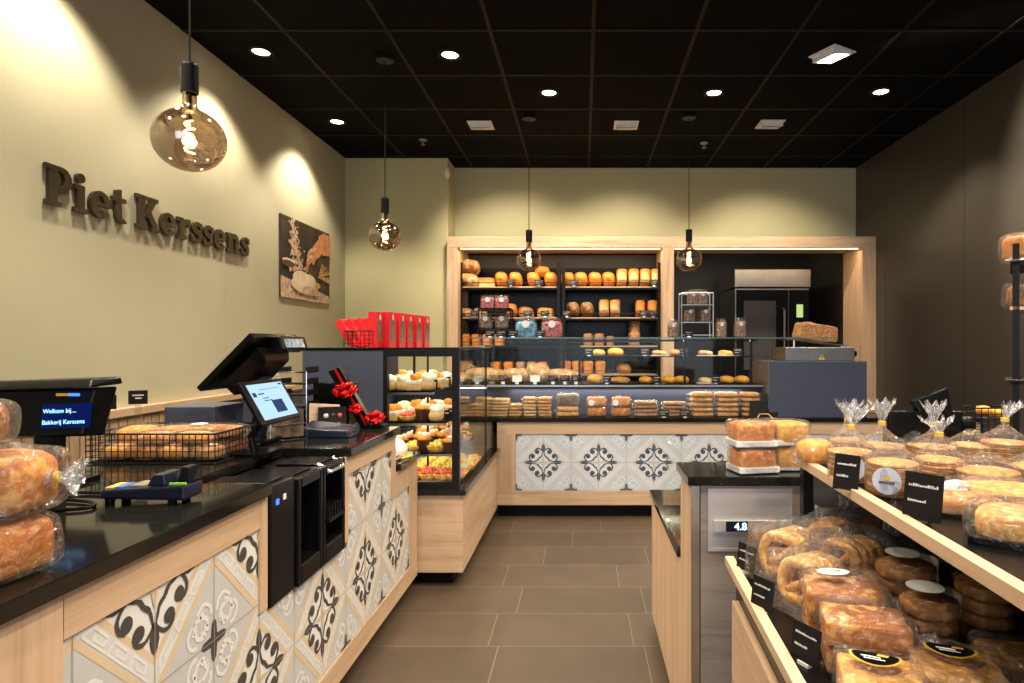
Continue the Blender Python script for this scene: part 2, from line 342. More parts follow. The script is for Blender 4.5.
# oak wainscot along the left wall
w = MB(); w.box(XL, 1.2, .862, XL+.05, 5.2, .90); w.mat(1)
y = 1.2
while y < 3.72: w.box(XL+.006, y+.004, .05, XL+.03, y+.056, .862); y += .06
w.mat(2).box(XL, 1.2, .02, XL+.008, 3.74, .862); w.mat(3).box(XL, 3.74, .02, XL+.028, 5.2, .862)
S(w.build('trim_1', [M['oaky'], M['slatoak'], M['joint'], M['slate']]))
# oak portal round the bread niche and the opening
YF = 6.06
fr = MB(); fr.box(-1.308, YF, 2.156, XR, YF+.40, 2.262); fr.mat(1)
fr.box(-1.308, YF, 0, -1.206, YF+.40, 2.156); fr.box(.765, YF, 0, .875, YF+.40, 2.156); fr.box(2.688, YF, 0, XR, YF+.45, 2.156)
port = S(fr.build('trim_2', [M['oakx'], M['oakz']], bevel=.002))
led = MB(); led.box(-1.19, YF+.05, 2.148, .75, YF+.07, 2.156); led.box(.89, YF+.05, 2.148, 2.67, YF+.07, 2.156); led.build('led_strip', M['led'], port)
for x, wdt, p in ((-.22, 1.9, 7), (1.78, 1.75, 4)):
    area('led_strip_lamp', (x, YF+.06, 2.14), (R(12), 0, 0), wdt, .04, p, WARM2, port)

# ---------------------------------------------------------------- ceiling fittings
def downlight_proto():
    t = E('downlight', (0, 0, CEIL), '', 'ceiling light')
    MB().lathe([(.048, -.004), (.052, -.010), (.075, -.012), (.078, -.002), (.078, 0)], n=28).build('bezel', M['tbar'], t, smooth=True)
    MB().lathe([(0, -.006), (.05, -.006)], n=24).build('lens', M['lens'], t)
    return t
DL = [(261, 51), (450, 54), (549, 92), (714, 92), (337, 121), (881, 91)]
dlw = ['by the sign on the left wall', 'left of centre, nearest the big bulb cord', 'in the middle of the ceiling', 'right of the middle of the ceiling', 'in the left corner by the wall picture', 'nearest the black right wall']
pr = downlight_proto()
for i, (px, py) in enumerate(DL):
    Y = F*(CEIL-H)/(345-py); x = X(px, Y)
    o = pr if i == 0 else dup(pr, (x, Y, CEIL)); o.location = (x, Y, CEIL)
    o['label'] = 'round recessed spotlight '+dlw[i]; o['group'] = 'round ceiling spotlights'
    spot('downlight_lamp', (x, Y, CEIL-.03), (x, Y, 0), 62 if x > -1.9 else 74, R(112), .45, WARM, .045, o)
pr.name = 'downlight'
for x, Y, p in [(-2.0, 2.68, 80), (-2.0, 1.43, 70), (-.84, 2.7, 62), (.36, 2.7, 62), (.45, 1.15, 105), (-.3, .35, 90), (1.35, 1.35, 100), (1.5, .2, 60), (1.55, 2.7, 60), (.95, 2.1, 50), (2.35, 3.3, 62), (2.35, 2.1, 62), (-1.3, 1.6, 50), (-.2, 3.4, 45)]:
    spot('offscreen_downlight_lamp', (x, Y, CEIL-.03), (x, Y, 0), p, R(112), .45, WARM, .05)
def square(px, py, label, lit, tgt, p):
    Y = F*(CEIL-H)/(345-py); x = X(px, Y); t = E('square_spotlight', (x, Y, CEIL), label, 'ceiling light', 'square ceiling spotlights')
    s = .10; f = MB(); f.box(-s, -s, -.006, s, s, 0); f.build('flange', M['white'], t)
    h = MB(); a = s*.82; h.hexa([(-a, -a, -.045), (a, -a, -.045), (a, a, -.01), (-a, a, -.01), (-a, -a, -.006), (a, -a, -.006), (a, a, -.006), (-a, a, -.006)]); h.build('housing', M['white'], t)
    MB().add([(-a*.8, -a*.7, -.0445), (a*.8, -a*.7, -.0445), (a*.8, a*.9, -.016), (-a*.8, a*.9, -.016)], [(0, 3, 2, 1)]).build('lens', M['lensdim'] if lit else M['white'], t)
    if lit: t.rotation_euler = (0, 0, R(-60))
    spot('spotlight_lamp', (x, Y, CEIL-.06), tgt, p, R(88), .7, WARM, .06, t) if not lit else spot('spotlight_lamp', (x, Y, CEIL-.06), tgt, p, R(80), .6, WARM, .06)
square(481, 125, 'square white ceiling spotlight, leftmost of the row of three', 0, (-.7, 6.3, 1.75), 100)
square(626, 125, 'square white ceiling spotlight, middle of the row of three', 0, (.4, 6.3, 1.75), 100)
square(770, 124, 'square white ceiling spotlight, rightmost of the row of three', 0, (1.8, 6.3, 1.7), 100)
square(832, 54, 'glowing angled square ceiling spotlight towards the right wall', 1, (2.82, 3.3, 2.2), 170)
for i, (px, py) in enumerate(((423, 140), (704, 143))):
    Y = F*(CEIL-H)/(345-py); t = E('sprinkler', (X(px, Y), Y, CEIL), 'small ceiling sprinkler head '+('left of centre' if i == 0 else 'right of centre'), 'sprinkler', 'sprinkler heads')
    MB().lathe([(0, -.004), (.035, -.006), (.037, 0)], n=16).build('rosette', M['steel'], t); MB().cyl((0, 0, -.004), (0, 0, -.04), .007).cyl((0, 0, -.04), (0, 0, -.044), .02).build('nozzle', M['steel'], t)
t = E('security_camera', (-1.318, 6.14, 2.88), 'small white dome camera on the corner of the green wall', 'camera')
MB().box(-.02, -.01, -.03, .012, .03, .06).build('mount', M['white'], t, bevel=.004); MB().sup((0, -.02, 0), .03, .03, .035, 1, 1).build('dome', M['white'], t, smooth=True)

# pendant bulbs
def pendant(x, Y, zc, r, label):
    t = E('pendant_lamp', (x, Y, CEIL), label, 'pendant light', 'globe bulb pendants'); d = zc-CEIL
    MB().lathe([(0, -.03), (.05, -.03), (.055, -.025), (.055, 0)], n=24).build('ceiling_cup', M['blackmetal'], t, smooth=False)
    MB().tube([(0, 0, -.03), (0, 0, d+r+.14)], .0032, 8).build('cord', M['blackmetal'], t)
    MB().lathe([(0, d+r+.142), (.024, d+r+.14), (.026, d+r+.132), (.026, d+r+.045), (.02, d+r+.043)], n=24).build('socket', M['blackmetal'], t, smooth=False)
    b = []
    for i in range(25):
        a = PI*i/24; b.append((r*math.sin(a), d-r*.93*math.cos(a)))
    b = b[:-3]+[(.024, d+r*.97), (.021, d+r+.01), (.021, d+r+.045)]
    g = MB().lathe(b, n=40).build('glass_globe', M['smoked'], t, smooth=True)
    f = MB(); pts = [(.014*math.cos(i*.75), .014*math.sin(i*.75), d-.045+i*.0032) for i in range(34)]
    f.tube(pts, .0022, 5); f.build('filament', M['filament'], t)
    MB().cyl((0, 0, d+.05), (0, 0, d+r+.04), .006).build('filament_stem', M['chrome'], t)
    l = bpy.data.lights.new('bulb_lamp', 'POINT'); l.energy = 3.2; l.color = WARM2; l.shadow_soft_size = .02; o = bpy.data.objects.new('bulb_lamp', l); C.objects.link(o); o.parent = t; o.location = (0, 0, d)
pendant(-1.28, 2.05, 1.885, .108, 'large smoked globe bulb nearest the camera, before the wall lettering')
pendant(-1.257, 4.0, 1.91, .100, 'smoked globe bulb above the red boxes by the corner')
pendant(X(529, 5.03), 5.03, Z(260, 5.03), .098, 'clear globe bulb in front of the left bread rack')
pendant(X(689, 5.01), 5.01, Z(260, 5.01), .102, 'clear globe bulb in front of the portal middle post')

# ---------------------------------------------------------------- sign lettering
def rect(x0, y0, x1, y1): return [(x0, y0), (x1, y0), (x1, y1), (x0, y1)]
def ring(cx, cy, ox, oy, ix, iy, a0, a1, n=18):
    out = []
    for i in range(n):
        a, b = R(a0+(a1-a0)*i/n), R(a0+(a1-a0)*(i+1)/n)
        out.append([(cx+ix*math.cos(a), cy+iy*math.sin(a)), (cx+ox*math.cos(a), cy+oy*math.sin(a)), (cx+ox*math.cos(b), cy+oy*math.sin(b)), (cx+ix*math.cos(b), cy+iy*math.sin(b))])
    return out
def disc(cx, cy, rx, ry=None, n=16): ry = ry or rx; return [[(cx+rx*math.cos(2*PI*i/n), cy+ry*math.sin(2*PI*i/n)) for i in range(n)]]
def stroke(pts, ws):
    out = []; k = len(pts); L = []
    for i in range(k):
        a = pts[max(i-1, 0)]; b = pts[min(i+1, k-1)]; dx, dy = b[0]-a[0], b[1]-a[1]; q = math.hypot(dx, dy) or 1; wv = (ws[i] if isinstance(ws, list) else ws)/2
        L.append(((pts[i][0]-dy/q*wv, pts[i][1]+dx/q*wv), (pts[i][0]+dy/q*wv, pts[i][1]-dx/q*wv)))
    for i in range(k-1): out.append([L[i][1], L[i+1][1], L[i+1][0], L[i][0]])
    return out
def spl(pts, n=6):
    out = []; P = [pts[0]]+list(pts)+[pts[-1]]
    for i in range(1, len(P)-2):
        for j in range(n):
            t = j/n; out.append(tuple(.5*((2*P[i][k])+(-P[i-1][k]+P[i+1][k])*t+(2*P[i-1][k]-5*P[i][k]+4*P[i+1][k]-P[i+2][k])*t*t+(-P[i-1][k]+3*P[i][k]-3*P[i+1][k]+P[i+2][k])*t**3) for k in (0, 1)))
    return out+[tuple(pts[-1])]
G = {}
G['P'] = ([rect(.09, .1, .31, .9), rect(0, 0, .41, .12), rect(0, .88, .34, 1), rect(.3, .87, .40, 1), rect(.3, .36, .40, .49)]+ring(.39, .68, .32, .32, .11, .19, -90, 90), .74)
G['i'] = ([rect(.09, .1, .30, .60), rect(0, 0, .39, .115), rect(0, .585, .30, .70)]+disc(.19, .885, .125, .125), .42)
G['e'] = (ring(.33, .35, .335, .365, .125, .235, 0, 325, 30)+[rect(.12, .31, .66, .41)], .69)
G['t'] = ([rect(.10, .2, .30, .88), rect(0, .58, .47, .70), [(.10, .88), (.30, .88), (.30, .93), (.22, .93)]]+ring(.36, .20, .26, .21, .06, .075, 180, 300), .50)
G['K'] = ([rect(.09, .1, .31, .9), rect(0, 0, .41, .12), rect(0, .88, .41, 1), [(.30, .40), (.44, .36), (.80, .92), (.60, .92)], [(.36, .52), (.50, .66), (.88, .08), (.64, .08)], rect(.52, .88, .86, 1), rect(.60, 0, .93, .12)], .93)
G['r'] = ([rect(.09, .1, .30, .60), rect(0, 0, .40, .115), rect(0, .585, .28, .70)]+stroke(spl([(.27, .40), (.34, .56), (.46, .62), (.56, .58)]), .17)+[rect(.47, .44, .60, .70)], .60)
G['s'] = (stroke(spl([(.47, .50), (.42, .62), (.26, .64), (.13, .54), (.17, .43), (.32, .36), (.42, .27), (.40, .13), (.26, .06), (.12, .09), (.06, .20)]), [.13]*6+[.15]*12+[.20]*18+[.17]*12+[.14]*13)+[rect(.43, .46, .54, .68), rect(.01, .02, .12, .25)], .55)
G['n'] = ([rect(.09, .1, .30, .60), rect(0, 0, .38, .115), rect(0, .585, .28, .70), rect(.50, .1, .71, .45), rect(.43, 0, .79, .115)]+ring(.46, .42, .25, .29, .05, .12, 0, 150), .81)
sign = E('wall_lettering', (XL, 2.712, 1.828), 'dark brown raised letters reading Piet Kerssens on the left wall', 'sign')
adv = 0; layout = []
for ch in 'Piet Kerssens':
    if ch == ' ': adv += .30; continue
    layout.append((ch, adv)); adv += G[ch][1]+.045
SX = 1.665/adv; SY = .178
for ch, a in layout:
    lb = MB()
    for p in G[ch][0]:
        if sum(p[i][0]*p[(i+1) % len(p)][1]-p[(i+1) % len(p)][0]*p[i][1] for i in range(len(p))) < 0: p = p[::-1]
        ii = len(lb.v); lb.prism(p, lambda u, v, w_: (.004+(.016+(ii % 11)*.00006)*w_, u*SX, v*SY))
    lb.build('letter', M['bronze'], sign, loc=(0, a*SX, 0))
    lb2 = None
# wall picture
pic = E('wall_picture', (XL, 4.83, 1.590), 'canvas photo of floured hands kneading dough on the left wall', 'picture')
m, n, l, b = nm('picture_background'); setp(b, .6)
co = n.new('ShaderNodeTexCoord'); tx = n.new('ShaderNodeTexNoise'); tx.inputs['Scale'].default_value = 6; tx.inputs['Detail'].default_value = 8; l.new(co.outputs['Object'], tx.inputs['Vector'])
r_ = ramp(n, [(.022, .014, .008), (.05, .03, .018), (.16, .09, .045)], [.35, .6, .85]); l.new(tx.outputs[0], r_.inputs[0]); l.new(r_.outputs[0], b.inputs['Base Color']); M['picbg'] = m
M['flourdust'] = flat('picture_flour', (.62, .42, .27), .7, var=.45, scale=30); M['picskin'] = flat('picture_skin', (.55, .22, .085), .6, var=.35, scale=18)
M['dough'] = flat('picture_dough', (.80, .64, .44), .6, var=.15, scale=10); M['wheat'] = flat('picture_wheat', (.55, .30, .09), .6, var=.5, scale=40)
PW, PH = .93, .64
MB().box(0, 0, 0, .012, PW, PH).build('canvas', M['picbg'], pic)
pm = MB(); lay = [0]
def pp(poly, mi):
    if sum(poly[i][0]*poly[(i+1) % len(poly)][1]-poly[(i+1) % len(poly)][0]*poly[i][1] for i in range(len(poly))) < 0: poly = poly[::-1]
    lay[0] += 1; pm.mat(mi).add([(.0122+lay[0]*.00003, u*PW, v*PH) for u, v in poly], [tuple(range(len(poly)))])
def ppl(polys, mi):
    for q in polys: pp(q, mi)
random.seed(3)
pp([(0, 0), (1, 0), (1, .10), (.7, .16), (.35, .20), (0, .26)], 0)
for i in range(230):
    v = 1-random.random()**.8*.66; sp_ = .05+.20*(1-v); u = .20+.16*(1-v)+random.gauss(0, sp_*.45)
    if 0 < u < 1: ppl(disc(u, v, random.uniform(.006, .022), random.uniform(.008, .03), 6), 0)
ppl(disc(.13, .46, .12, .025, 14), 2); ppl(disc(.12, .42, .12, .04, 14), 4)
ppl(disc(.44, .20, .27, .115, 22), 2); ppl(disc(.36, .27, .16, .10, 18), 2); ppl(disc(.52, .25, .15, .10, 18), 2); ppl(disc(.56, .13, .18, .06, 16), 0)
for i in range(26):
    a = random.uniform(-.6, 1.3); ppl(stroke([(.72, .34), (.72+.28*math.cos(a), .38+.16*math.sin(a))], .014), 3)
ppl(stroke(spl([(1, .84), (.8, .80), (.66, .66), (.56, .52)]), [.26]*7+[.18]*6+[.13]*6), 1)
pp([(.82, .98), (1, .93), (1, .68), (.80, .66)], 1)
for k in range(4): ppl(stroke(spl([(.66-.03*k, .70-.05*k), (.55-.02*k, .66-.06*k), (.50-.01*k, .56-.06*k)]), .055), 1 if k % 2 else 0)
ppl(disc(.70, .22, .06, .04, 10), 3)
pm.build('printed_image', [M['flourdust'], M['picskin'], M['dough'], M['wheat'], M['choc']], pic)

# ---------------------------------------------------------------- patterned cement tiles
def clip(poly, x0, y0, x1, y1):
    for ax, lim, sg in ((0, x0, 1), (0, x1, -1), (1, y0, 1), (1, y1, -1)):
        out = []
        for i in range(len(poly)):
            a, b_ = poly[i], poly[(i+1) % len(poly)]; da, db = sg*(a[ax]-lim), sg*(b_[ax]-lim)
            if da >= 0: out.append(a)
            if (da < 0) != (db < 0): t = da/(da-db); out.append((a[0]+(b_[0]-a[0])*t, a[1]+(b_[1]-a[1])*t))
        poly = out
        if len(poly) < 3: return []
    return poly
def motif():
    sh = []       # (layer, material, polygon) in a cell of -.5 .. .5
    def q4(polys, mi, ly):
        for ip, p in enumerate(polys):
            for k in range(4):
                c, s = (1, 0, -1, 0)[k], (0, 1, 0, -1)[k]; sh.append((ly+.13*(ip % 7), mi, [(x*c-y*s, x*s+y*c) for x, y in p]))
    q4([[(.5, 0), (.5, .5), (0, .5)]], 1, 1)                                  # grey corners
    def band(a, b_, mi, ly): q4([[(a, 0), (b_, 0), (0, b_), (0, a)]], mi, ly)
    band(.345, .395, 2, 2); band(.395, .515, 4, 2); band(.515, .565, 2, 3)
    for k in range(3):                                                          # key fret in the band
        t0 = .085+k*.285; A = lambda t, d: ((.395+d)*(1-t), (.395+d)*t)
        q4(stroke([A(t0, .02), A(t0+.20, .02)], .014)+stroke([A(t0+.20, .02), A(t0+.20, .075)], .014)+stroke([A(t0+.20, .075), A(t0+.08, .075)], .014)+stroke([A(t0+.08, .075), A(t0+.08, .05)], .014)+stroke([A(t0, .02), A(t0, .10)], .014)+stroke([A(t0, .10), A(t0+.27, .10)], .014), 0, 4)
    def dia(polys): return polys+[[(y, x) for x, y in p][::-1] for p in polys]
    q4(dia(stroke(spl([(.305, .40), (.34, .33), (.42, .34), (.44, .40), (.40, .43)]), .026)+disc(.395, .425, .022)+stroke(spl([(.30, .34), (.26, .40), (.29, .46), (.34, .47)]), .022)), 0, 4)     # pale scrolls
    q4(dia([[(.5, .5), (.470, .470), (.478, .40), (.5, .375)]]), 3, 5)         # dark corner leaf
    # dark flourish
    q4([[(0, .345), (-.022, .315), (-.036, .27), (-.028, .235), (-.010, .205), (.010, .205), (.028, .235), (.036, .27), (.022, .315)]], 3, 5)
    q4(dia(stroke(spl([(.004, .180), (.030, .222), (.078, .252), (.126, .238), (.146, .196)], 4), [.016]*4+[.022]*4+[.026]*4+[.028]*5)+disc(.112, .190, .042, .040, 14)), 3, 5)
    q4(dia(stroke(spl([(.004, .215), (.022, .15), (.040, .105), (.078, .078)], 4), [.014]*4+[.020]*4+[.028]*5)), 3, 5)
    q4([[(0, 0), (.024, .03), (.016, .07), (.0, .115), (-.016, .07), (-.024, .03)]], 2, 7)
    out = []
    for ly, mi, p in sh:
        p = clip(p, -.5, -.5, .5, .5)
        if len(p) >= 3: out.append((ly, mi, p))
    return out
MOT = motif()
def tile_panel(name, parent, rects, cx, cz, P, f, loc=(0, 0, 0), mats=None):
    """rects: list of (u0,v0,u1,v1); a motif is centred on (cx,cz) with period P; f(u,v,w)->3D"""
    t = MB()
    for (u0, v0, u1, v1) in rects:
        t.mat(0).prism(rect(u0, v0, u1, v1), lambda u, v, w_: f(u, v, -.008*(1-w_)))
        i0, i1 = math.floor((u0-cx)/P-.5), math.ceil((u1-cx)/P+.5); j0, j1 = math.floor((v0-cz)/P-.5), math.ceil((v1-cz)/P+.5)
        for i in range(i0, i1+1):
            for j in range(j0, j1+1):
                ox, oy = cx+i*P, cz+j*P
                for ly, mi, p in MOT:
                    q = clip([(ox+a*P, oy+b_*P) for a, b_ in p], u0, v0, u1, v1)
                    if len(q) >= 3: t.mat(mi).add([f(u, v, .00025*ly) for u, v in q], [tuple(range(len(q)))])
        g = .0009
        k = math.floor((u0-cx)/(P/2))
        while cx+k*P/2 < u1:
            u = cx+k*P/2; k += 1
            if u > u0: t.mat(5).add([f(a, b_, .0018) for a, b_ in rect(u-g, v0, u+g, v1)], [(0, 1, 2, 3)])
        k = math.floor((v0-cz)/(P/2))
        while cz+k*P/2 < v1:
            v = cz+k*P/2; k += 1
            if v > v0: t.mat(5).add([f(a, b_, .0018) for a, b_ in rect(u0, v-g, u1, v+g)], [(0, 1, 2, 3)])
    return t.build(name, mats or [M['tw'], M['tg'], M['to'], M['td'], M['tl'], M['tj']], parent, loc)

# ---------------------------------------------------------------- left service counter
XF = -.826; XB = -1.53; ZT = .857; SL = .03
cnt = E('service_counter', (0, 0, 0), 'stepped oak service counter faced with patterned tiles, along the left', 'counter')
body = MB()
body.box(XB, .3, .074, XF-.012, 1.645, ZT-SL); body.box(XB, 1.645, .074, -1.06, 2.17, ZT-SL); body.box(-1.06, 1.645, .074, XF-.012, 2.17, .52)
body.box(XB, 2.17, .074, XF-.012, 2.78, ZT-SL); body.box(XB, 2.78, .074, XF-.012, 3.14, .655)
body.build('carcass', M['black'], cnt)
rl = MB(); rl.box(XF-.014, 1.003, .748, XF, 1.61, ZT-SL); rl.box(XF-.014, 2.22, .762, XF, 2.78, ZT-SL); rl.box(XF-.014, .3, .074, XF, 3.14, .159)
rl.build('rail', M['oaky'], cnt)
for q in ((.3, .159, 1.001, ZT-SL), (1.611, .53, 1.65, ZT-SL), (2.166, .53, 2.22, ZT-SL), (2.725, .548, 2.78, .762), (2.78, .548, 3.14, .655), (3.01, .159, 3.14, .548)):
    MB().box(XF-.014, q[0], q[1], XF, q[2], q[3]).build('upright_panel', M['oakz'], cnt)
tile_panel('tile_panel', cnt, [(1.003, .159, 1.611, .748), (1.611, .159, 2.22, .53), (2.22, .159, 2.725, .762), (2.725, .159, 3.01, .548)], 1.616, .357, .394, lambda u, v, w_: (XF-.006+w_, u, v))
st = MB(); st.box(XB-.01, .3, ZT-SL, XF+.016, 1.645, ZT); st.box(XB-.01, 1.645, ZT-SL, -1.05, 2.20, ZT); st.box(XB-.01, 2.20, ZT-SL, XF+.016, 2.80, ZT)
st.build('stone_top', M['stone'], cnt, bevel=.003)
MB().box(XB, 2.80, .658, XF+.016, 3.14, .688).build('lower_stone_top', M['stone'], cnt, bevel=.003)
MB().box(-1.0, .3, 0, XF-.06, 3.14, .074).build('toe_kick', M['black'], cnt)
MB().box(-1.05, 2.196, .60, XF-.01, 2.204, ZT-SL).build('side_panel', M['navy'], cnt)

# cash machines in the recess
def bin_(y0, y1, label, kind):
    t = E('cash_machine', (XF, y0, .522), label, 'cash machine', 'black cash machines in the counter recess'); w_ = y1-y0; h = .312 if kind != 0 else .322
    b = MB()
    if kind == 0:
        b.box(-.20, 0, 0, .004, w_, h); b.build('housing', M['black'], t, bevel=.006)
        MB().box(.0045, .03, h-.055, .006, .045, h-.04).build('indicator_light', M['bluelight'], t); MB().box(.0045, .07, h-.05, .006, .085, h-.035).build('sticker', M['paper'], t)
    else:
        b.box(-.20, 0, 0, -.10, w_, h-.02); b.box(-.10, 0, 0, .012, .02, h); b.box(-.10, w_-.02, 0, .012, w_, h); b.box(-.10, .02, 0, .012, w_-.02, .06); b.box(-.20, .02, h-.03, .012, w_-.02, h)
        b.build('housing', M['black'], t, bevel=.005)
        if kind == 2:
            q = MB(); q.box(-.09, .025, .13, .02, w_-.025, .14)
            for k in range(5): q.box(-.09, .03+k*.022, .14, .018, .036+k*.022, .18)
            q.build('coin_tray', M['blackmetal'], t); MB().tube([(-.02, .03, h+.005), (.02, .03, h-.02), (.02, w_-.03, h-.02), (-.02, w_-.03, h+.005)], .006, 8).build('top_handle', M['chrome'], t)
        else:
            MB().box(-.095, .022, .062, -.09, w_-.022, .24).build('slot_plate', M['navy'], t)
    g = MB(); g.box(-.15, .02, h, -.02, w_-.02, h+.006); g.build('lid', M['black'], t, bevel=.002)
bin_(1.656, 1.80, 'smooth black cash unit with a blue light, nearest in the recess', 0)
bin_(1.804, 1.975, 'black cash unit with an open slot, middle of the recess', 1)
bin_(1.979, 2.16, 'black cash unit with a coin tray, farthest in the recess', 2)

# ---------------------------------------------------------------- pastry case on the left
YC = 3.167; XCR = -.605; YBC = 4.44
cs = E('pastry_case', (-1.0, YC, 0), 'glass pastry case with slate blue side panel and oak plinth', 'display case')
def LC(mb, name, m, **k): return mb.build(name, m, cs, loc=(1.0, -YC, 0), **k)
b = MB(); b.box(-1.41, YC+.014, .074, XCR-.014, YBC+.05, .465); LC(b, 'carcass', M['black'])
b = MB(); b.box(-1.41, YC, .074, XCR, YC+.014, .465); LC(b, 'front_panel', M['oakx'])
b = MB(); b.box(XCR-.014, YC+.014, .074, XCR, YBC-.002, .465); LC(b, 'aisle_panel', M['oaky'])
b = MB(); b.box(-1.35, YC+.06, 0, XCR-.06, YBC, .074); LC(b, 'toe_kick', M['black'])
b = MB(); b.box(-1.41, YC-.02, .465, XCR+.018, YBC-.003, .493); LC(b, 'stone_ledge', M['stone'], bevel=.002)
b = MB(); b.box(-1.41, YC, .493, -1.0, YC+.02, 1.19); LC(b, 'side_panel', M['slate'])
b = MB(); b.box(-1.41, YC+.02, .493, -1.39, YBC+.3, 1.19); LC(b, 'back_panel', M['slate'])
XG = -.622
b = MB(); b.box(-1.004, YC-.004, .493, -.982, YC+.03, 1.198); b.box(XG-.036, YC-.004, .493, XG, YC+.03, 1.198); b.box(-.982, YC-.004, 1.16, XG-.036, YC+.03, 1.198); b.box(-.982, YC-.004, .493, XG-.036, YC+.03, .53); LC(b, 'glass_frame', M['blackmetal'])
b = MB(); b.box(-1.415, YC-.002, 1.19, XG, 4.50, 1.204); LC(b, 'top_panel', M['black'])
b = MB(); b.box(-.982, YC+.01, .53, XG-.036, YC+.016, 1.16); LC(b, 'end_glass', M['glass'])
b = MB(); b.box(XG-.006, YC+.03, .493, XG, 4.06, 1.19); b.box(XG-.006, 4.07, .493, XG, YBC-.004, 1.19); b.box(XG-.006, YBC-.004, .71, XG, 4.50, 1.19); LC(b, 'aisle_glass', M['glass'])
b = MB(); b.box(XG-.010, 4.058, .493, XG+.001, 4.072, 1.19); LC(b, 'glass_joint', M['black'])
b = MB(); b.box(-1.38, YC+.04, .505, XG-.02, YBC-.01, .512); LC(b, 'floor_tray', M['steel'])
SHV = [(.98, -.775), (.82, -.71), (.66, -.68)]
for z_, xr in SHV:
    b = MB(); b.box(-1.37, YC+.10, z_-.008, xr, 4.38, z_); s_ = LC(b, 'shelf', M['black'])
    b = MB(); b.box(-1.36, YC+.10, z_-.020, xr, YC+.112, z_-.008); b.build('shelf_rail', M['steel'], s_)
    area('shelf_lamp', (-1.02, 3.75, z_-.03), (0, 0, 0), .5, 1.1, 2.6, (1, .82, .5))
area('shelf_lamp', (-.98, 3.75, 1.18), (0, 0, 0), .6, 1.1, 5, (1, .82, .5))
b = MB()
for x in (-.93, -1.30): b.box(x-.006, YC+.30, .512, x+.006, YC+.312, 1.18)
b.box(-.86, YC+.3, .512, -.85, YC+.31, 1.18)
LC(b, 'shelf_bracket', M['blackmetal'])

def pastry(kind):
    t = E(kind, (0, 0, 0), '', 'pastry')
    if kind == 'cream_puff':
        MB().sup((0, 0, .014), .028, .028, .016, .7, 1, 14, 8).build('choux', M['sponge'], t, smooth=True)
        MB().sup((0, 0, .034), .022, .022, .016, .9, 1, 14, 8, nz=.008, nsc=60).build('cream', M['cream'], t, smooth=True)
    elif kind == 'slice':
        MB().box(-.03, -.024, 0, .03, .024, .02).build('base', M['sponge'], t, bevel=.003)
        MB().box(-.03, -.024, .02, .03, .024, .032).build('cream_layer', M['cream'], t, bevel=.003)
        MB().sup((0, 0, .042), .018, .016, .013, .8, 1, 12, 8, nz=.006, nsc=70).build('topping', M['orangefruit'], t, smooth=True)
    elif kind == 'dessert_cup':
        MB().cyl((0, 0, 0), (0, 0, .034), .018, .024, 14).build('cup', M['choc'], t)
        MB().sup((0, 0, .036), .022, .022, .012, .8, 1, 12, 6, nz=.006, nsc=70).build('fruit', M['orangefruit'], t, smooth=True)
        MB().sup((.006, 0, .048), .011, .011, .008, .8, 1, 10, 6).build('cream', M['cream'], t, smooth=True)
    elif kind in ('custard_tart', 'berry_tart'):
        MB().lathe([(0, 0), (.028, 0), (.036, .018), (.033, .020), (.03, .014)], n=16).build('crust', M['cookie'], t, smooth=True)
        k = MB(); random.seed(5)
        for i in range(7):
            a = i*2.4; q = .006*math.sqrt(i)*1.4; k.sup((q*math.cos(a), q*math.sin(a), .02), .010, .010, .009, 1, 1, 8, 6)
        k.build('filling', M['custard'] if kind == 'custard_tart' else M['berry'], t, smooth=True)
    return t
random.seed(11)
rowname = ['front row', 'second row', 'third row', 'fourth row', 'fifth row', 'sixth row', 'seventh row']
PD = {'cream_puff': 'cream puff', 'slice': 'fruit cream slice', 'dessert_cup': 'chocolate dessert cup', 'berry_tart': 'red berry tart', 'custard_tart': 'yellow custard tart'}
PRO = {}
def fill(kinds, lvl, z_, xs, ys, r0=0):
    for j, y in enumerate(ys):
        for i, x in enumerate(xs):
            kind = kinds[(i*2+j//2) % len(kinds)] if len(kinds) > 1 else kinds[0]
            loc = (x+random.uniform(-.005, .005), y+random.uniform(-.005, .005), z_); sq = random.uniform(1.3, 1.5); sc_ = (sq, sq, sq*random.uniform(1.0, 1.25))
            lab = '%s, pastry case %s, %s, %s from aisle' % (PD[kind], lvl, rowname[j+r0], NTH[len(xs)-1-i]); grp = PD[kind]+'s in the pastry case'; rz = random.uniform(-.3, .3)
            if kind not in PRO:
                PRO[kind] = q = pastry(kind); q.location = loc; q['label'] = lab; q['group'] = grp; q.rotation_euler = (0, 0, rz); q.scale = sc_
            else: dup(PRO[kind], loc, rz, lab, grp, sc_)
Y7 = [YC+.14+.085*i for i in range(7)]
fill(['cream_puff', 'slice', 'cream_puff'], 'top shelf', .981, (-1.01, -.945, -.88, -.81), Y7[:6])
fill(['slice', 'cream_puff', 'berry_tart', 'slice', 'dessert_cup'], 'second shelf', .821, (-1.0, -.925, -.85, -.775), Y7[:6])
fill(['dessert_cup', 'dessert_cup', 'custard_tart', 'dessert_cup'], 'third shelf', .661, (-.97, -.905, -.84, -.775, -.71), Y7[:7])
fill(['berry_tart'], 'floor', .513, (-.90, -.82, -.74, -.665), Y7[:2])
fill(['custard_tart'], 'floor', .513, (-.90, -.82, -.74, -.665), [y+.01 for y in Y7[2:7]], 2)
for z_, ds, xr in ((.981, 'top', -.785), (.821, 'second', -.72), (.661, 'third', -.69)):
    for j in range(4):
        t = E('price_card', (xr, YC+.17+.11*j, z_), 'tiny black price card on the %s pastry case shelf, %s from the front' % (ds, NTH[j]), 'price card', 'price cards in the pastry case', R(50)); MB().box(-.018, 0, 0, .018, .002, .052).build('card', M['cardblack'], t); MB().box(-.012, -.0006, .034, .010, 0, .040).build('writing', M['chalk'], t)
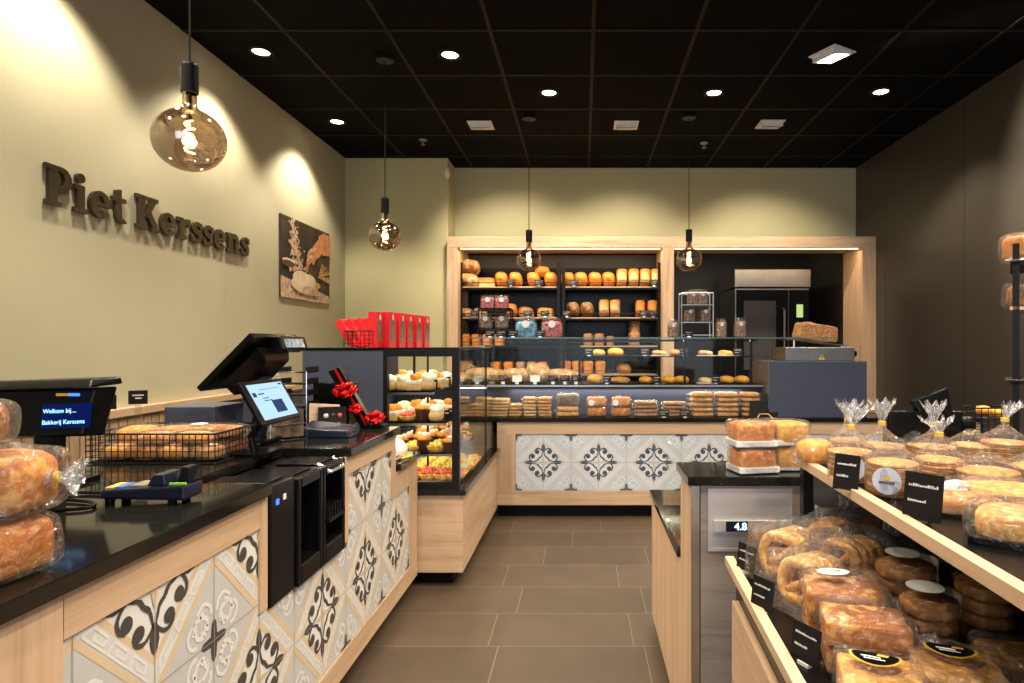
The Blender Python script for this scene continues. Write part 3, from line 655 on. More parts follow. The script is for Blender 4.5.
# white cream cake and tongs on the low counter top
t = E('cream_cake', (-.925, 2.98, .688), 'white cream cake on the low black ledge before the pastry case', 'cake')
MB().lathe([(0, 0), (.09, 0), (.09, .045), (.07, .075), (.03, .095), (0, .10)], n=28, wob=lambda i, a: .03*math.sin(9*a)).build('cream', M['cream'], t, smooth=True)
MB().lathe([(0, -.0), (.105, 0), (.108, .004), (0, .003)], n=24).build('board', M['gold'], t)
t = E('serving_tongs', (-.86, 2.9, .689), 'steel serving tongs lying on the low ledge edge', 'tongs')
MB().tube([(0, -.08, .01), (.005, 0, .02), (.0, .1, .012)], .006, 6).build('upper_arm', M['chrome'], t); MB().tube([(.012, -.08, .007), (.017, 0, .007), (0.006, .1, .010)], .006, 6).build('lower_arm', M['chrome'], t)

# ---------------------------------------------------------------- back counter
bc = E('bread_counter', (0, YBC, 0), 'long oak bread counter with tiled front and slate back panel', 'counter')
def BC(mb, name, m, **k): return mb.build(name, m, bc, loc=(0, -YBC, 0), **k)
b = MB(); b.box(XCR, YBC+.014, .09, 2.79, YBC+.62, .675); b.box(XCR-.9, YBC+.27, .675, 1.318, YBC+.62, .905); BC(b, 'carcass', M['black'])
b = MB(); b.box(XCR, YBC, .59, 2.8, YBC+.014, .675); b.box(XCR, YBC, .09, 2.8, YBC+.014, .19); BC(b, 'rail', M['oakx'])
b = MB(); b.box(XCR, YBC, .19, -.477, YBC+.014, .59); BC(b, 'upright_panel', M['oakz'])
b = MB(); b.box(XCR, YBC+.05, 0, 2.79, YBC+.06, .09); BC(b, 'toe_kick', M['black'])
def fb(u, v, w_): return (u, YBC+.006-w_, v)
tile_panel('tile_panel', bc, [(-.477, .19, 2.79, .59)], -.280, .39, .390, fb, loc=(0, -YBC, 0), mats=COOL_LIT)
b = MB(); b.box(XCR, YBC-.012, .675, 2.8, YBC+.262, .705); b.box(XG-.8, YBC+.05, .675, XCR, YBC+.262, .705); BC(b, 'stone_ledge', M['stone'], bevel=.002)
b = MB(); b.box(XCR-.8, YBC+.262, .705, 1.318, YBC+.274, .905); BC(b, 'slate_panel', M['slate'])
b = MB(); b.box(XCR-.8, YBC+.16, .905, 1.318, YBC+.62, .93); BC(b, 'display_shelf', M['black'])
b = MB(); b.box(XCR-.2, YBC+.155, .912, 1.318, YBC+.16, .926); BC(b, 'shelf_edge', M['steel'])
GY = YBC+.17; GZ = 1.272
b = MB(); b.box(X(478, GY), GY, .932, X(770, GY), GY+.006, GZ-.006); BC(b, 'front_glass', M['glass'])
b = MB(); b.box(X(470, GY), GY, GZ-.006, X(838, GY), GY+.36, GZ+.002); BC(b, 'top_glass', M['glass'])
b = MB(); b.box(X(470, GY), GY-.001, GZ-.006, X(838, GY), GY-.0002, GZ+.002); BC(b, 'glass_edge', M['glassedge'])
b = MB()
for px in (580, 686, 753): b.box(X(px, GY)-.012, GY+.03, .93, X(px, GY)+.004, GY+.045, GZ-.006)
b.box(X(578, GY), GY+.33, 1.245, X(770, GY), GY+.35, 1.262)
b.box(X(478, GY), GY+.33, 1.20, X(578, GY), GY+.35, 1.215)
BC(b, 'glass_post', M['blackmetal'])
b = MB(); b.box(X(592, GY), GY+.06, 1.128, X(755, GY), GY+.32, 1.136); BC(b, 'middle_shelf', M['black'])
area('counter_strip_lamp', (.25, GY+.05, GZ-.02), (R(-15), 0, 0), 2.0, .03, 3, (1, .85, .6))
area('ledge_fill_lamp', (.32, YBC+.235, .90), (R(-20), 0, 0), 1.7, .02, 3, (1, .90, .76))  # added fill under the display shelf, brightens the wrapped bakes and slate
# end block with the bread slicer
t = E('slate_block', (1.318, YBC, .705), 'slate blue end block on the bread counter under the slicer', 'cabinet')
MB().box(0, .02, 0, .692, .45, .397).build('body', M['slate'], t, bevel=.002); MB().box(-.003, .026, 0, 0, .45, .39).build('metal_side', M['steel'], t)
sl = E('bread_slicer', (X(784, 4.6), 4.56, 1.104), 'steel bread slicer with yellow warning triangle on the end block', 'bread slicer')
MB().box(0, 0, 0, .50, .30, .098).build('housing', M['steel'], sl, bevel=.004)
MB().add([(.235, -.001, .008), (.285, -.001, .008), (.26, -.001, .05)], [(0, 1, 2)]).build('warning_triangle', M['gold'], sl)
MB().add([(.256, -.0015, .020), (.264, -.0015, .020), (.262, -.0015, .038), (.258, -.0015, .038)], [(0, 1, 2, 3)]).build('warning_mark', M['black'], sl)
MB().cyl((.50, .05, .05), (.53, .05, .05), .02).build('knob', M['black'], sl)
tr = MB(); tr.hexa([(-.03, .02, .165), (.46, .02, .105), (.46, .25, .105), (-.03, .25, .165), (-.03, .02, .170), (.46, .02, .110), (.46, .25, .110), (-.03, .25, .170)]); tr.build('feed_tray', M['steel'], sl)
MB().cyl((.42, .04, .098), (.42, .04, .108), .006).cyl((.46, .04, .098), (.46, .04, .108), .006).cyl((.1, .12, .098), (.1, .12, .15), .008).build('tray_support', M['chrome'], sl)
lo = MB(); lo.sup((0, 0, .065), .15, .065, .065, .35, .3, 36, 16, nz=.018, nsc=14, fn=lambda p: (p.x, p.y, p.z-.012*math.exp(-((p.y)/.02)**2)*(p.z > 0)))
tag(lo.build('sliced_loaf', M['brownloaf'], None, (X(819, 4.6), 4.69, 1.247), (0, R(7), 0), smooth=True), 'large brown floured loaf tilted on the slicer tray', 'bread')

# ---------------------------------------------------------------- bread racks in the niche
def loafmesh(kind):
    b = MB()
    if kind == 'round': b.sup((0, 0, .055), .068, .13, .062, .72, .85, 24, 14, nz=.012, nsc=14, flat_=.88)
    elif kind == 'tin': b.sup((0, 0, .06), .048, .13, .070, .40, .45, 24, 14, nz=.006, nsc=18, flat_=.86, fn=lambda p: (p.x*(1+.12*(p.z > .02)), p.y, p.z))
    elif kind == 'boule': b.sup((0, 0, .05), .075, .085, .058, .8, .95, 24, 14, nz=.014, nsc=16, flat_=.86)
    elif kind == 'wide': b.sup((0, 0, .05), .095, .09, .06, .7, .8, 28, 14, nz=.014, nsc=16, flat_=.84)
    elif kind == 'batard': b.sup((0, 0, .045), .15, .08, .055, .85, .9, 30, 14, nz=.022, nsc=11, flat_=.82)
    elif kind == 'bun': b.sup((0, 0, .022), .05, .04, .028, .85, 1, 20, 10, nz=.006, nsc=30, flat_=.78)
    return b
_lm = {}
def loaf(kind, mat, loc, label, group, rz=0, tilt=0, sc=1, name='loaf', cat='bread'):
    if (kind, mat) not in _lm:
        o = loafmesh(kind).build(name, M[mat], smooth=True); _lm[(kind, mat)] = o.data
    else:
        o = bpy.data.objects.new(name, _lm[(kind, mat)]); C.objects.link(o)
    o.location = loc; o.rotation_euler = (tilt, 0, rz); o.scale = (sc, sc, sc)
    return tag(o, label, cat, group)
YR = 6.2
levels = [1.795, 1.492, 1.212, .930, .64]
for side, (xa, xb) in (('left', (X(459, YR), X(560, YR))), ('right', (X(562, YR), X(661, YR)))):
    t = E('bread_rack', (xa, YR, 0), 'black bread rack with oak slatted shelves, %s of the two in the portal' % side, 'shelf rack', 'bread racks')
    w_ = xb-xa
    u = MB()
    for x in (0, w_-.03):
        for y in (0, .40): u.box(x, y, 0, x+.03, y+.03, 2.03)
    u.build('upright', M['blackmetal'], t)
    for z_ in levels:
        s_ = MB(); s_.box(.03, 0, z_-.03, w_-.03, .43, z_-.012); so = s_.build('shelf', M['blackmetal'], t)
        q = MB()
        for k in range(6): q.box(.035, .012+k*.07, z_-.012, w_-.035, .067+k*.07, z_)
        q.build('slat_board', M['oakx'], so); MB().tube([(.02, -.005, z_+.035), (w_-.02, -.005, z_+.035)], .004, 6).build('front_rod', M['blackmetal'], so)
    MB().box(.01, .432, .3, w_-.01, .438, 2.03).build('back_sheet', M['black'], t)
rk = lambda px, Y=6.38: X(px, Y)
row1 = [(502, 'round', 'loaf', 1), (516, 'round', 'loaf', 1), (534, 'round', 'loaf', 1), (551, 'round', 'loaf', 1)]
row1r = [(568, 'round', 'loaf', 1), (581, 'round', 'loaf', 1), (595, 'round', 'loaf', 1), (608.5, 'round', 'loaf', 1), (621.5, 'tin', 'whiteloaf', 1.05), (633, 'tin', 'whiteloaf', 1.05), (644.5, 'tin', 'whiteloaf', 1.05), (655.5, 'tin', 'whiteloaf', 1.05)]
row2 = [(467, 'boule', 'flour', .95), (481, 'boule', 'flour', .95), (512, 'round', 'loaf', .9), (526.5, 'boule', 'brownloaf', 1.05), (546.5, 'wide', 'whiteloaf', .95)]
row2r = [(573, 'round', 'flour', 1.02), (587, 'round', 'flour', 1.02), (604, 'tin', 'whiteloaf', 1.05), (615, 'tin', 'whiteloaf', 1.05), (640, 'tin', 'loaf', 1), (651.5, 'tin', 'loaf', 1)]
row3 = [(467, 'tin', 'loaf', .9), (477.5, 'tin', 'loaf', .9), (488, 'tin', 'loaf', .9), (500, 'tin', 'loaf', .9)]
row3r = [(588, 'tin', 'brownloaf', .95), (599, 'tin', 'brownloaf', .95), (610, 'tin', 'brownloaf', .75), (634, 'tin', 'brownloaf', 1.1)]
row4 = [(497, 'tin', 'loaf', .95), (509.5, 'tin', 'loaf', .95), (521, 'tin', 'brownloaf', .95), (532, 'tin', 'brownloaf', .95), (543, 'tin', 'loaf', .95)]
row4r = [(566, 'tin', 'loaf', 1), (577, 'tin', 'loaf', 1), (588, 'tin', 'loaf', 1), (600, 'tin', 'loaf', 1), (624, 'boule', 'brownloaf', 1.0)]
dn = {'loaf': 'golden', 'whiteloaf': 'pale golden', 'brownloaf': 'dark wholegrain', 'flour': 'floured'}; kn = {'round': 'round-topped loaf', 'tin': 'tin loaf', 'boule': 'boule', 'wide': 'wide loaf'}
random.seed(2)
for rows, zi, rack, lev in ((row1, 0, 'left', 'top'), (row1r, 0, 'right', 'top'), (row2, 1, 'left', 'second'), (row2r, 1, 'right', 'second'), (row3, 2, 'left', 'third'), (row3r, 2, 'right', 'third'), (row4, 3, 'left', 'fourth'), (row4r, 3, 'right', 'fourth')):
    for i, (px, k, mt, s_) in enumerate(rows):
        up = k in ('round', 'tin') and zi < 2
        loaf(k, mt, (rk(px), 6.37, levels[zi]+.001+(.03 if up else 0)), '%s %s, %s from left on the %s shelf of the %s rack' % (dn[mt], kn[k], NTH[i], lev, rack), 'loaves on the bread racks', random.uniform(-.05, .05), R(-16) if up else 0, s_)
loaf('boule', 'flour', (rk(471), 6.32, levels[0]+.002), 'floured boule at the far left end of the top rack shelf, lower of two', 'loaves on the bread racks', 0, 0, 1.3)
loaf('boule', 'flour', (rk(472), 6.32, levels[0]+.135), 'floured boule at the far left end of the top rack shelf, stacked on another', 'loaves on the bread racks', .6, R(-25), 1.35)
loaf('wide', 'loaf', (rk(543), 6.34, levels[0]+.125), 'golden loaf lying on top of others under the left bulb', 'loaves on the bread racks', .3, R(-15), .78)
loaf('tin', 'brownloaf', (rk(634), 6.38, levels[2]+.125), 'dark wholegrain loaf stacked on top of another, third shelf right rack', 'loaves on the bread racks', .05, 0, 1.0)
loaf('tin', 'whiteloaf', (rk(485), 6.38, levels[0]+.0), 'pale loaf lying between the boules and round loaves, top shelf', 'loaves on the bread racks', R(90), 0, .8)

# price cards
def card(name, loc, w_, h, label, rz=0, tilt=R(-12), clipm='chrome', clip_h=.0, lines=2, white=False, leg=True):
    t = E(name, loc, label, 'price card', None, rz)
    c = MB(); z0 = clip_h
    def f(u, v, y): return (u, y+v*math.tan(-tilt), z0+v)
    c.hexa([f(-w_/2, 0, -.0012), f(w_/2, 0, -.0012), f(w_/2, 0, .0012), f(-w_/2, 0, .0012), f(-w_/2, h, -.0012), f(w_/2, h, -.0012), f(w_/2, h, .0012), f(-w_/2, h, .0012)])
    c.mat(1); random.seed(int(abs(loc[0]*977)+abs(loc[1]*131)))
    for k in range(lines):
        v0 = h*(.70-.33*k); x = -w_*.38; xe = w_*(.36 if k == 0 else .1)
        while x < xe:
            q = w_*random.uniform(.03, .06); hh = h*random.uniform(.035, .07); c.add([f(a, b_, -.0018) for a, b_ in rect(x, v0, x+q, v0+hh)], [(0, 1, 2, 3)]); x += q+w_*.018
    c.build('card', [M['white'] if white else M['cardblack'], M['chalk'] if not white else M['labelmark']], t)
    if leg:
        k = MB(); k.box(-.012, -.004, 0, .012, .012, max(clip_h, .006)); k.build('clip', M[clipm], t)
    return t
for px, z_, side in ((511, levels[0], 'left rack top shelf, left one'), (539, levels[0], 'left rack top shelf, right one'), (574, levels[0], 'right rack top shelf, left one'), (654, levels[0], 'right rack top shelf, right one'), (475, levels[1], 'left rack second shelf, left one'), (528, levels[1], 'left rack second shelf, middle one'), (545, levels[1], 'left rack second shelf, right one'), (567, levels[1], 'right rack second shelf, left one'), (644, levels[1], 'right rack second shelf, middle one'), (653, levels[1], 'right rack second shelf, right one')):
    card('price_card', (X(px, YR), YR-.016, z_-.002), .085, .055, 'small black price card on the '+side, clip_h=.012)

# big floured breads on the counter display
for i, (px, w_, s_) in enumerate(((462, 1, .75), (488, 1, 1.15), (514, 1, .95), (520, 1, 1.1), (539, 1, .82), (563, 1, 1.05))):
    if i == 2: continue
    Y = 4.84
    loaf('batard' if i != 4 else 'boule', 'flour', (X(px, Y), Y+(.02 if i % 2 else 0), .932), 'large floured country bread, %s from left behind the counter glass' % NTH[i if i < 2 else i-1], 'large country breads behind the counter glass', random.uniform(-.1, .1), 0, s_ if i != 4 else 1.35)
for px, wh in ((477, 0), (503, 0), (517, 1), (535, 1), (553, 0), (565, 0), (576, 0)):
    card('price_card', (X(px, 4.603), 4.603, .931), .068, .045, '%s price card on the bread display rail, at place %s' % ('white' if wh else 'grey', {477: 'nearest the pastry case', 503: 'below the second bread', 517: 'under the third bread, left', 535: 'under the small round bread, left', 553: 'left of the last bread', 565: 'below the last bread', 576: 'by the glass post'}[px]), clipm='white', clip_h=.02, white=bool(wh))
# rolls and pastries behind the glass on the right half
def setrow(items, Y, z_, lev):
    for i, (px, k, mt, s_, ds) in enumerate(items):
        if k == 'pile':
            t = E('marzipan_pastry', (X(px, Y), Y, z_), '%s, %s from left on the %s glass shelf of the counter' % (ds, NTH[i], lev), 'pastry', 'pastries behind the counter glass')
            MB().sup((0, 0, .02), .055, .05, .022, .7, .8, 20, 10, nz=.014, nsc=30, flat_=.7).build('pastry_body', M[mt], t, smooth=True); MB().box(-.065, -.055, 0, .065, .055, .004).build('tray_paper', M['paper'], t)
        else: loaf(k, mt, (X(px, Y), Y, z_), '%s, %s from left on the %s glass shelf of the counter' % (ds, NTH[i], lev), 'pastries behind the counter glass', 0, 0, s_, 'roll')
setrow([(599, 'bun', 'whiteloaf', 1, 'pale roll'), (616, 'bun', 'yellowcake', 1.2, 'yellow bun'), (660, 'pile', 'flour', 1, 'sugared pastry'), (676, 'bun', 'brownloaf', 1, 'brown roll'), (706, 'pile', 'flour', 1, 'pink-white iced roll'), (726, 'pile', 'whiteloaf', 1, 'iced roll with a paper')], GY+.12, 1.137, 'middle')
setrow([(596, 'bun', 'yellowcake', 1.3, 'yellow braided roll'), (621, 'batard', 'whiteloaf', .5, 'golden braided bread'), (646, 'bun', 'yellowcake', 1.05, 'golden bun'), (669, 'bun', 'yellowcake', 1.15, 'golden bun'), (682, 'bun', 'yellowcake', 1.15, 'golden bun'), (706, 'pile', 'sponge', .9, 'pale filled pastry'), (727, 'bun', 'yellowcake', 1.15, 'golden twist'), (742, 'bun', 'yellowcake', 1.15, 'golden twist')], GY+.12, .932, 'lower')
for px, z_, nme in ((589, 1.137, 'middle shelf by the post'), (645, 1.137, 'middle shelf beside the sugared pastry'), (684, 1.137, 'middle shelf in the centre'), (738, 1.137, 'middle shelf at the right'), (607, .932, 'lower shelf between yellow rolls'), (657, .932, 'lower shelf between golden buns'), (716, .932, 'lower shelf by the twists')):
    card('price_card', (X(px, GY+.05), GY+.05, z_), .062, .055, 'small dark price card on the counter %s' % nme, clip_h=.004)

# bags of sweets
def sweet_bag(px, py, Y, w_, h, mt, label, lblm='paper', z_=None):
    t = E('sweets_bag', (X(px, Y), Y, GZ+.003 if z_ is None else z_), label, 'bag of sweets', 'cellophane bags of sweets on the counter')
    MB().sup((0, 0, h*.40), w_/2*.95, .028, h*.40, .4, .45, 20, 12, nz=.01, nsc=30, flat_=.96).build('sweets', M[mt], t, smooth=True)
    g = MB(); g.sup((0, 0, h*.46), w_/2, .034, h*.46, .45, .5, 24, 14, nz=.006, nsc=25, flat_=.97, fn=lambda p: (p.x, p.y*(1-.6*max(0, p.z/(h*.46))), p.z)); g.mat(0)
    g.add([(-w_/2*.95, 0, h*.86), (w_/2*.95, 0, h*.86), (w_/2, .003, h), (-w_/2, -.003, h)], [(0, 1, 2, 3)])
    b = g.build('bag', M['cello'], t, smooth=True)
    MB().add([(w_*.17*math.cos(2*PI*i/14), -.037, h*.66+w_*.17*math.sin(2*PI*i/14)) for i in range(14)], [tuple(range(14))[::-1]]).build('round_label', M[lblm], t)
    return t
SYB = 4.76
def tray_stand(x0, x1, zs, label, Y0=4.69, legm='blackmetal', top=None):
    t = E('sweets_stand', (x0, Y0, GZ+.003), label, 'display stand'); w_ = x1-x0; b = MB(); tp = (top or zs[-1]+.01)
    for x in (0, w_):
        for y in (0, .13): b.tube([(x, y, 0), (x, y, tp)], .0055, 6)
    for y in (0, .13): b.tube([(0, y, tp), (w_, y, tp)], .0055, 6)
    b.build('frame', M[legm], t)
    for z_ in zs: MB().box(.004, 0, z_-.006, w_-.004, .13, z_).build('shelf', M[legm], t)
    return t
tray_stand(X(479, 4.7), X(511, 4.7), [.065, .205], 'black two tier stand of sweets before the left bread rack', top=.215)
for i, (px, lv, mt, lb) in enumerate(((488, .205, 'pinksweets', 'bag of pink sweets on the upper tier, left'), (502, .205, 'pinksweets', 'bag of pink sweets on the upper tier, right'), (486, .065, 'sweets', 'bag of dark chocolates on the lower tier, left'), (502, .065, 'sweets', 'bag of dark chocolates on the lower tier, right'))):
    sweet_bag(px, 0, SYB, .11, .115, mt, lb, z_=GZ+.004+lv)
sweet_bag(526, 0, 4.72, .165, .15, 'bluesweets', 'wide bag of blue and coloured sweets on the glass top')
sweet_bag(552, 0, 4.72, .16, .15, 'pinksweets', 'wide bag of pink and white sweets on the glass top')
for px in (490, 501, 513, 540): card('price_card', (X(px, 4.64), 4.64, GZ+.003), .07, .048, 'small dark price card on the glass top, %s' % {490: 'leftmost under the sweets stand', 501: 'second under the sweets stand', 513: 'blue one beside the sweets stand', 540: 'between the two wide bags'}[px], clip_h=.003)
tray_stand(X(681.5, 4.7), X(713, 4.7), [.02, .115, .245], 'steel wire stand of chocolate bags by the oven', legm='steel', top=.33)
for px, lv, lb in ((693, .245, 'left chocolate bag on top of the wire stand'), (702, .245, 'right chocolate bag on top of the wire stand'), (690, .115, 'left chocolate bag inside the wire stand'), (705, .115, 'right chocolate bag inside the wire stand')):
    sweet_bag(px, 0, SYB, .085, .12, 'sweets', lb, z_=GZ+.004+lv)
sweet_bag(673, 0, 4.72, .08, .135, 'sweets', 'chocolate bag left of the wire stand'); sweet_bag(721, 0, 4.72, .08, .145, 'sweets', 'chocolate bag just right of the wire stand'); sweet_bag(740, 0, 4.72, .085, .15, 'sweets', 'chocolate bag farthest right, with a ribbon')
card('price_card', (X(689, 4.66), 4.66, GZ+.004), .06, .045, 'dark price card at the foot of the wire stand', clip_h=.003)

# packaged bakes on the stone ledge
def package(w_, d, h, mt, n_=2, lbl=None):
    t = E('wrapped_bakes', (0, 0, 0), '', 'packaged bakes'); hh = h/n_
    for k in range(n_):
        MB().sup((0, 0, hh*(k+.48)), w_/2*.9, d/2*.86, hh*.46, .35, .35, 20, 8, nz=.006, nsc=30, seed=k).build('cake', M[mt], t, smooth=True)
    g = MB(); g.sup((0, 0, h*.5), w_/2, d/2, h*.53, .28, .3, 28, 12, nz=.006, nsc=22, flat_=.93)
    for s in (-1, 1): g.add([(s*w_*.48, -d*.38, h*.5), (s*w_*.60, -d*.42, h*.62), (s*w_*.61, d*.42, h*.58), (s*w_*.48, d*.38, h*.5)], [(0, 1, 2, 3)])
    g.build('wrapper', M['cello'], t, smooth=True)
    if lbl: MB().add([(-w_*.28+.022*math.cos(2*PI*i/14), -d/2-.003, h*.72+.022*math.sin(2*PI*i/14)) for i in range(14)], [tuple(range(14))[::-1]]).build('round_label', M[lbl], t)
    return t
random.seed(9)
Yp = 4.54
specs = [(467, .125, .045, 'cookie', 2, 2), (484, .125, .045, 'cookie', 2, 3), (501, .13, .042, 'sponge', 2, 3), (516, .105, .045, 'cookie', 2, 2), (530, .10, .045, 'sponge', 2, 3), (545, .105, .045, 'cookie', 2, 3), (568, .17, .075, 'cookie', 2, 1), (597, .15, .14, 'almond', 2, 1), (621, .15, .14, 'almond', 2, 1), (646, .185, .055, 'darkcookie', 2, 2), (674, .18, .052, 'darkcookie', 2, 2), (702, .17, .033, 'cookie', 1, 5), (727, .17, .033, 'cookie', 1, 5), (750, .14, .033, 'cookie', 1, 5)]
for i, (px, w_, h, mt, nn, st_) in enumerate(specs):
    src = package(w_, .13, h, mt, nn, 'paper' if i in (7, 8) else None)
    for k in range(st_):
        lab = 'wrapped bakes on the black ledge, %s stack from left%s' % ((NTH+['thirteenth', 'fourteenth'])[i], '' if st_ == 1 else (', '+['bottom', 'second', 'third', 'fourth', 'top'][k if k < st_-1 else 4]+' pack'))
        loc = (X(px, Yp)+random.uniform(-.004, .004), Yp+.01, .706+k*(h+.002)); rz = random.uniform(-.06, .06)
        if k == 0: src.location = loc; src.rotation_euler = (0, 0, rz); src['label'] = lab; src['group'] = 'wrapped bakes along the bread counter ledge'
        else: dup(src, loc, rz, lab, 'wrapped bakes along the bread counter ledge')
src = package(.165, .12, .085, 'cover', 1); src.location = (X(568, Yp), Yp+.01, .784); src['label'] = 'purple fruit cake in a clear bag on top of wrapped bakes'
for px, nme in ((664, 'before the dark bakes'), (685, 'before the tall cookie stack')): card('price_card', (X(px, 4.45), 4.45, .706), .075, .045, 'black price card on the ledge '+nme, clip_h=.006, clipm='white')
t = E('menu_board', (X(764, 4.45), 4.45, .706), 'blank black chalkboard standing on the ledge by the end block', 'board'); MB().hexa([(-.10, 0, 0), (.10, 0, 0), (.10, .004, 0), (-.10, .004, 0), (-.095, .03, .115), (.105, .03, .115), (.105, .034, .115), (-.095, .034, .115)]).build('board', M['cardblack'], t)
MB().tube([(-.05, -.02, .002), (-.03, -.004, .025), (.03, -.004, .025), (.05, -.02, .002)], .003, 6).build('wire_foot', M['gold'], t)

# ---------------------------------------------------------------- oven in the bakery room
ov = E('convection_oven', (1.665, 6.9, 0), 'large black and steel bakery oven in the dark room behind', 'oven')
MB().box(0, .0, .75, .81, .75, 1.84).build('body', M['steel'], ov, bevel=.005)
MB().box(-.01, -.03, 1.85, .82, .75, 2.045).build('hood', M['steel'], ov, bevel=.004)
MB().box(.01, -.025, .78, .575, 0, 1.82).build('door', M['black'], ov, bevel=.004)
dgl = flat('oven_window', (.06, .055, .05), .1); MB().box(.09, -.028, .95, .44, -.025, 1.70).build('window', dgl, ov)
MB().tube([(.52, -.03, 1.0), (.52, -.07, 1.02), (.52, -.07, 1.6), (.52, -.03, 1.62)], .012, 8).build('handle', M['steel'], ov)
MB().box(.585, -.025, .78, .80, 0, 1.82).build('control_panel', M['black'], ov, bevel=.003)
MB().box(.665, -.028, 1.52, .735, -.0255, 1.66).build('screen', M['greenscreen'], ov)
MB().box(.02, 0, 0, .06, .7, .75).box(.75, 0, 0, .79, .7, .75).box(.02, .05, .35, .79, .7, .38).build('stand', M['steel'], ov)
spot('bakery_fill_lamp', (1.12, 6.72, 2.62), (1.9, 7.3, 1.2), 14, R(120), .5, WARM, .1)  # added fill without a fitting, so the oven side shows in the room

# ---------------------------------------------------------------- red gift boxes and basket on the pastry case
def red_box(x, Y, tilt, label, grp, w_=.042, h=.185):
    t = E('gift_carton', (x, Y, 1.205), label, 'gift box', grp, rot=(0, tilt, R(-4)))
    MB().box(-w_/2, -.05, 0, w_/2, .05, h).build('carton', M['red'], t, bevel=.001)
    MB().box(w_/2, -.032, .03, w_/2+.0012, .032, h-.045).build('window_picture', M['cover'], t)
    MB().add([(w_/2+.002, .012*math.cos(2*PI*i/12), h-.028+.016*math.sin(2*PI*i/12)) for i in range(12)], [tuple(range(12))]).build('label', M['paper'], t)
bx = [(376, 3.30), (389, 3.40), (399, 3.52), (407, 3.64), (416, 3.76), (424, 3.88)]
bn = ['nearest', 'second', 'third', 'fourth', 'fifth', 'farthest']
for i, (px, Y) in enumerate(bx):
    red_box(X(px, Y), Y, 0, 'upright red gift carton with a window, %s in the row on the pastry case' % bn[i], 'red gift cartons on the pastry case', h=.185 if i == 0 else .19)
for i in range(4):
    red_box(X(358+i*5.5, 3.42)+.0, 3.42+.03*i, R(-33+4*i), 'red gift carton leaning in the wire basket, %s from left' % NTH[i], 'red gift cartons leaning in the basket', .035, .17)
def wire_basket(name, loc, w_, d, h, label, pitch=.018, r=.0016, rz=0, flare=.0):
    t = E(name, loc, label, 'basket', None, rz); b = MB(); nx = max(2, round(w_/pitch)); ny = max(2, round(d/pitch)); nz_ = max(2, round(h/(pitch*.95)))
    for i in range(nx+1):
        x = w_*i/nx; b.tube([(x, 0, h), (x, 0, 0), (x, d, 0), (x, d, h)], r, 4)
    for j in range(ny+1):
        y = d*j/ny; b.tube([(0, y, h), (0, y, 0), (w_, y, 0), (w_, y, h)], r, 4)
    for k in range(1, nz_): z_ = h*k/nz_; b.tube([(0, 0, z_), (w_, 0, z_), (w_, d, z_), (0, d, z_)], r, 4, closed=True)
    b.build('wire_mesh', M['blackmetal'], t); MB().tube([(0, 0, h), (w_, 0, h), (w_, d, h), (0, d, h)], r*1.9, 6, closed=True).build('rim', M['blackmetal'], t)
    return t
wire_basket('wire_basket', (X(344, 3.25), 3.25, 1.205), .15, .22, .085, 'small black wire basket holding leaning red gift cartons', .022)

# ---------------------------------------------------------------- things on the left counter
wire_basket('wire_basket', (-1.50, 1.90, ZT+.004), .39, .27, .088, 'black wire basket of wrapped pastries on the stone counter', .0195)
random.seed(21)
def wrapped(name, loc, shape, label, cat, group=None, mt='loaf', rz=0, bag='cello', bs=1.07, lbl=None, knot=None, tilt=0, rot=None):
    """shape = (rx, ry, rz, e1, e2)"""
    rx, ry, rzz, e1, e2 = shape; t = E(name, loc, label, cat, group, rot=rot or (tilt, 0, rz))
    MB().sup((0, 0, rzz), rx, ry, rzz, e1, e2, 28, 14, nz=.06*rzz, nsc=18, flat_=.93, seed=random.random()*9).build('bread', M[mt], t, smooth=True)
    g = MB(); g.sup((0, 0, rzz*1.03), rx*bs+.004, ry*bs+.004, rzz*bs+.003, e1*.9, e2*.9, 36, 18, nz=.14*rzz, nsc=26, flat_=.97, seed=random.random()*9)
    g.build('bag', M[bag], t, smooth=True)
    if knot:
        dx, dy, dz = knot; k = MB(); d = Vector(knot); L = d.length; d.normalize(); a = d.orthogonal().normalized(); bb = d.cross(a); st0 = Vector((d.x*rx*1.02, d.y*ry*1.02, rzz+d.z*rzz*.95)); vs_ = []; nn = 18
        for i, (tt, rr) in enumerate(((0, .016), (.22, .008), (.34, .005), (.55, .011), (.8, .018), (1, .024))):
            for j in range(nn):
                an = 2*PI*j/nn; q = rr*(1+.45*math.sin(an*5+i*.7)*min(1, tt*1.4)); vs_.append(st0+d*L*tt+a*q*math.cos(an)*(1+.3*tt)+bb*q*math.sin(an)*(.55))
        k.add(vs_, [(i*nn+j, i*nn+(j+1) % nn, (i+1)*nn+(j+1) % nn, (i+1)*nn+j) for i in range(5) for j in range(nn)]); k.build('gathered_end', M['cellotuft'], t, smooth=True)
        c = st0+d*L*.30; MB().cyl(c-d*.003, c+d*.003, .009).build('tie', M['gold'], t)
    if lbl: MB().lathe([(0, rzz*2*bs+.004), (.026, rzz*2*bs+.002)], n=18).build('round_label', M[lbl], t)
    return t
pg = 'wrapped pastries in the counter basket'
wrapped('wrapped_pastry', (-1.26, 2.07, ZT+.058), (.14, .05, .020, .6, .6), 'long wrapped pastry on top in the counter basket, with white sticker', 'packaged bread', pg, 'whiteloaf', R(6), lbl='paper')
wrapped('wrapped_pastry', (-1.44, 2.04, ZT+.05), (.055, .07, .025, .7, .7), 'short wrapped pastry at the left end of the counter basket', 'packaged bread', pg, 'yellowcake', R(20))
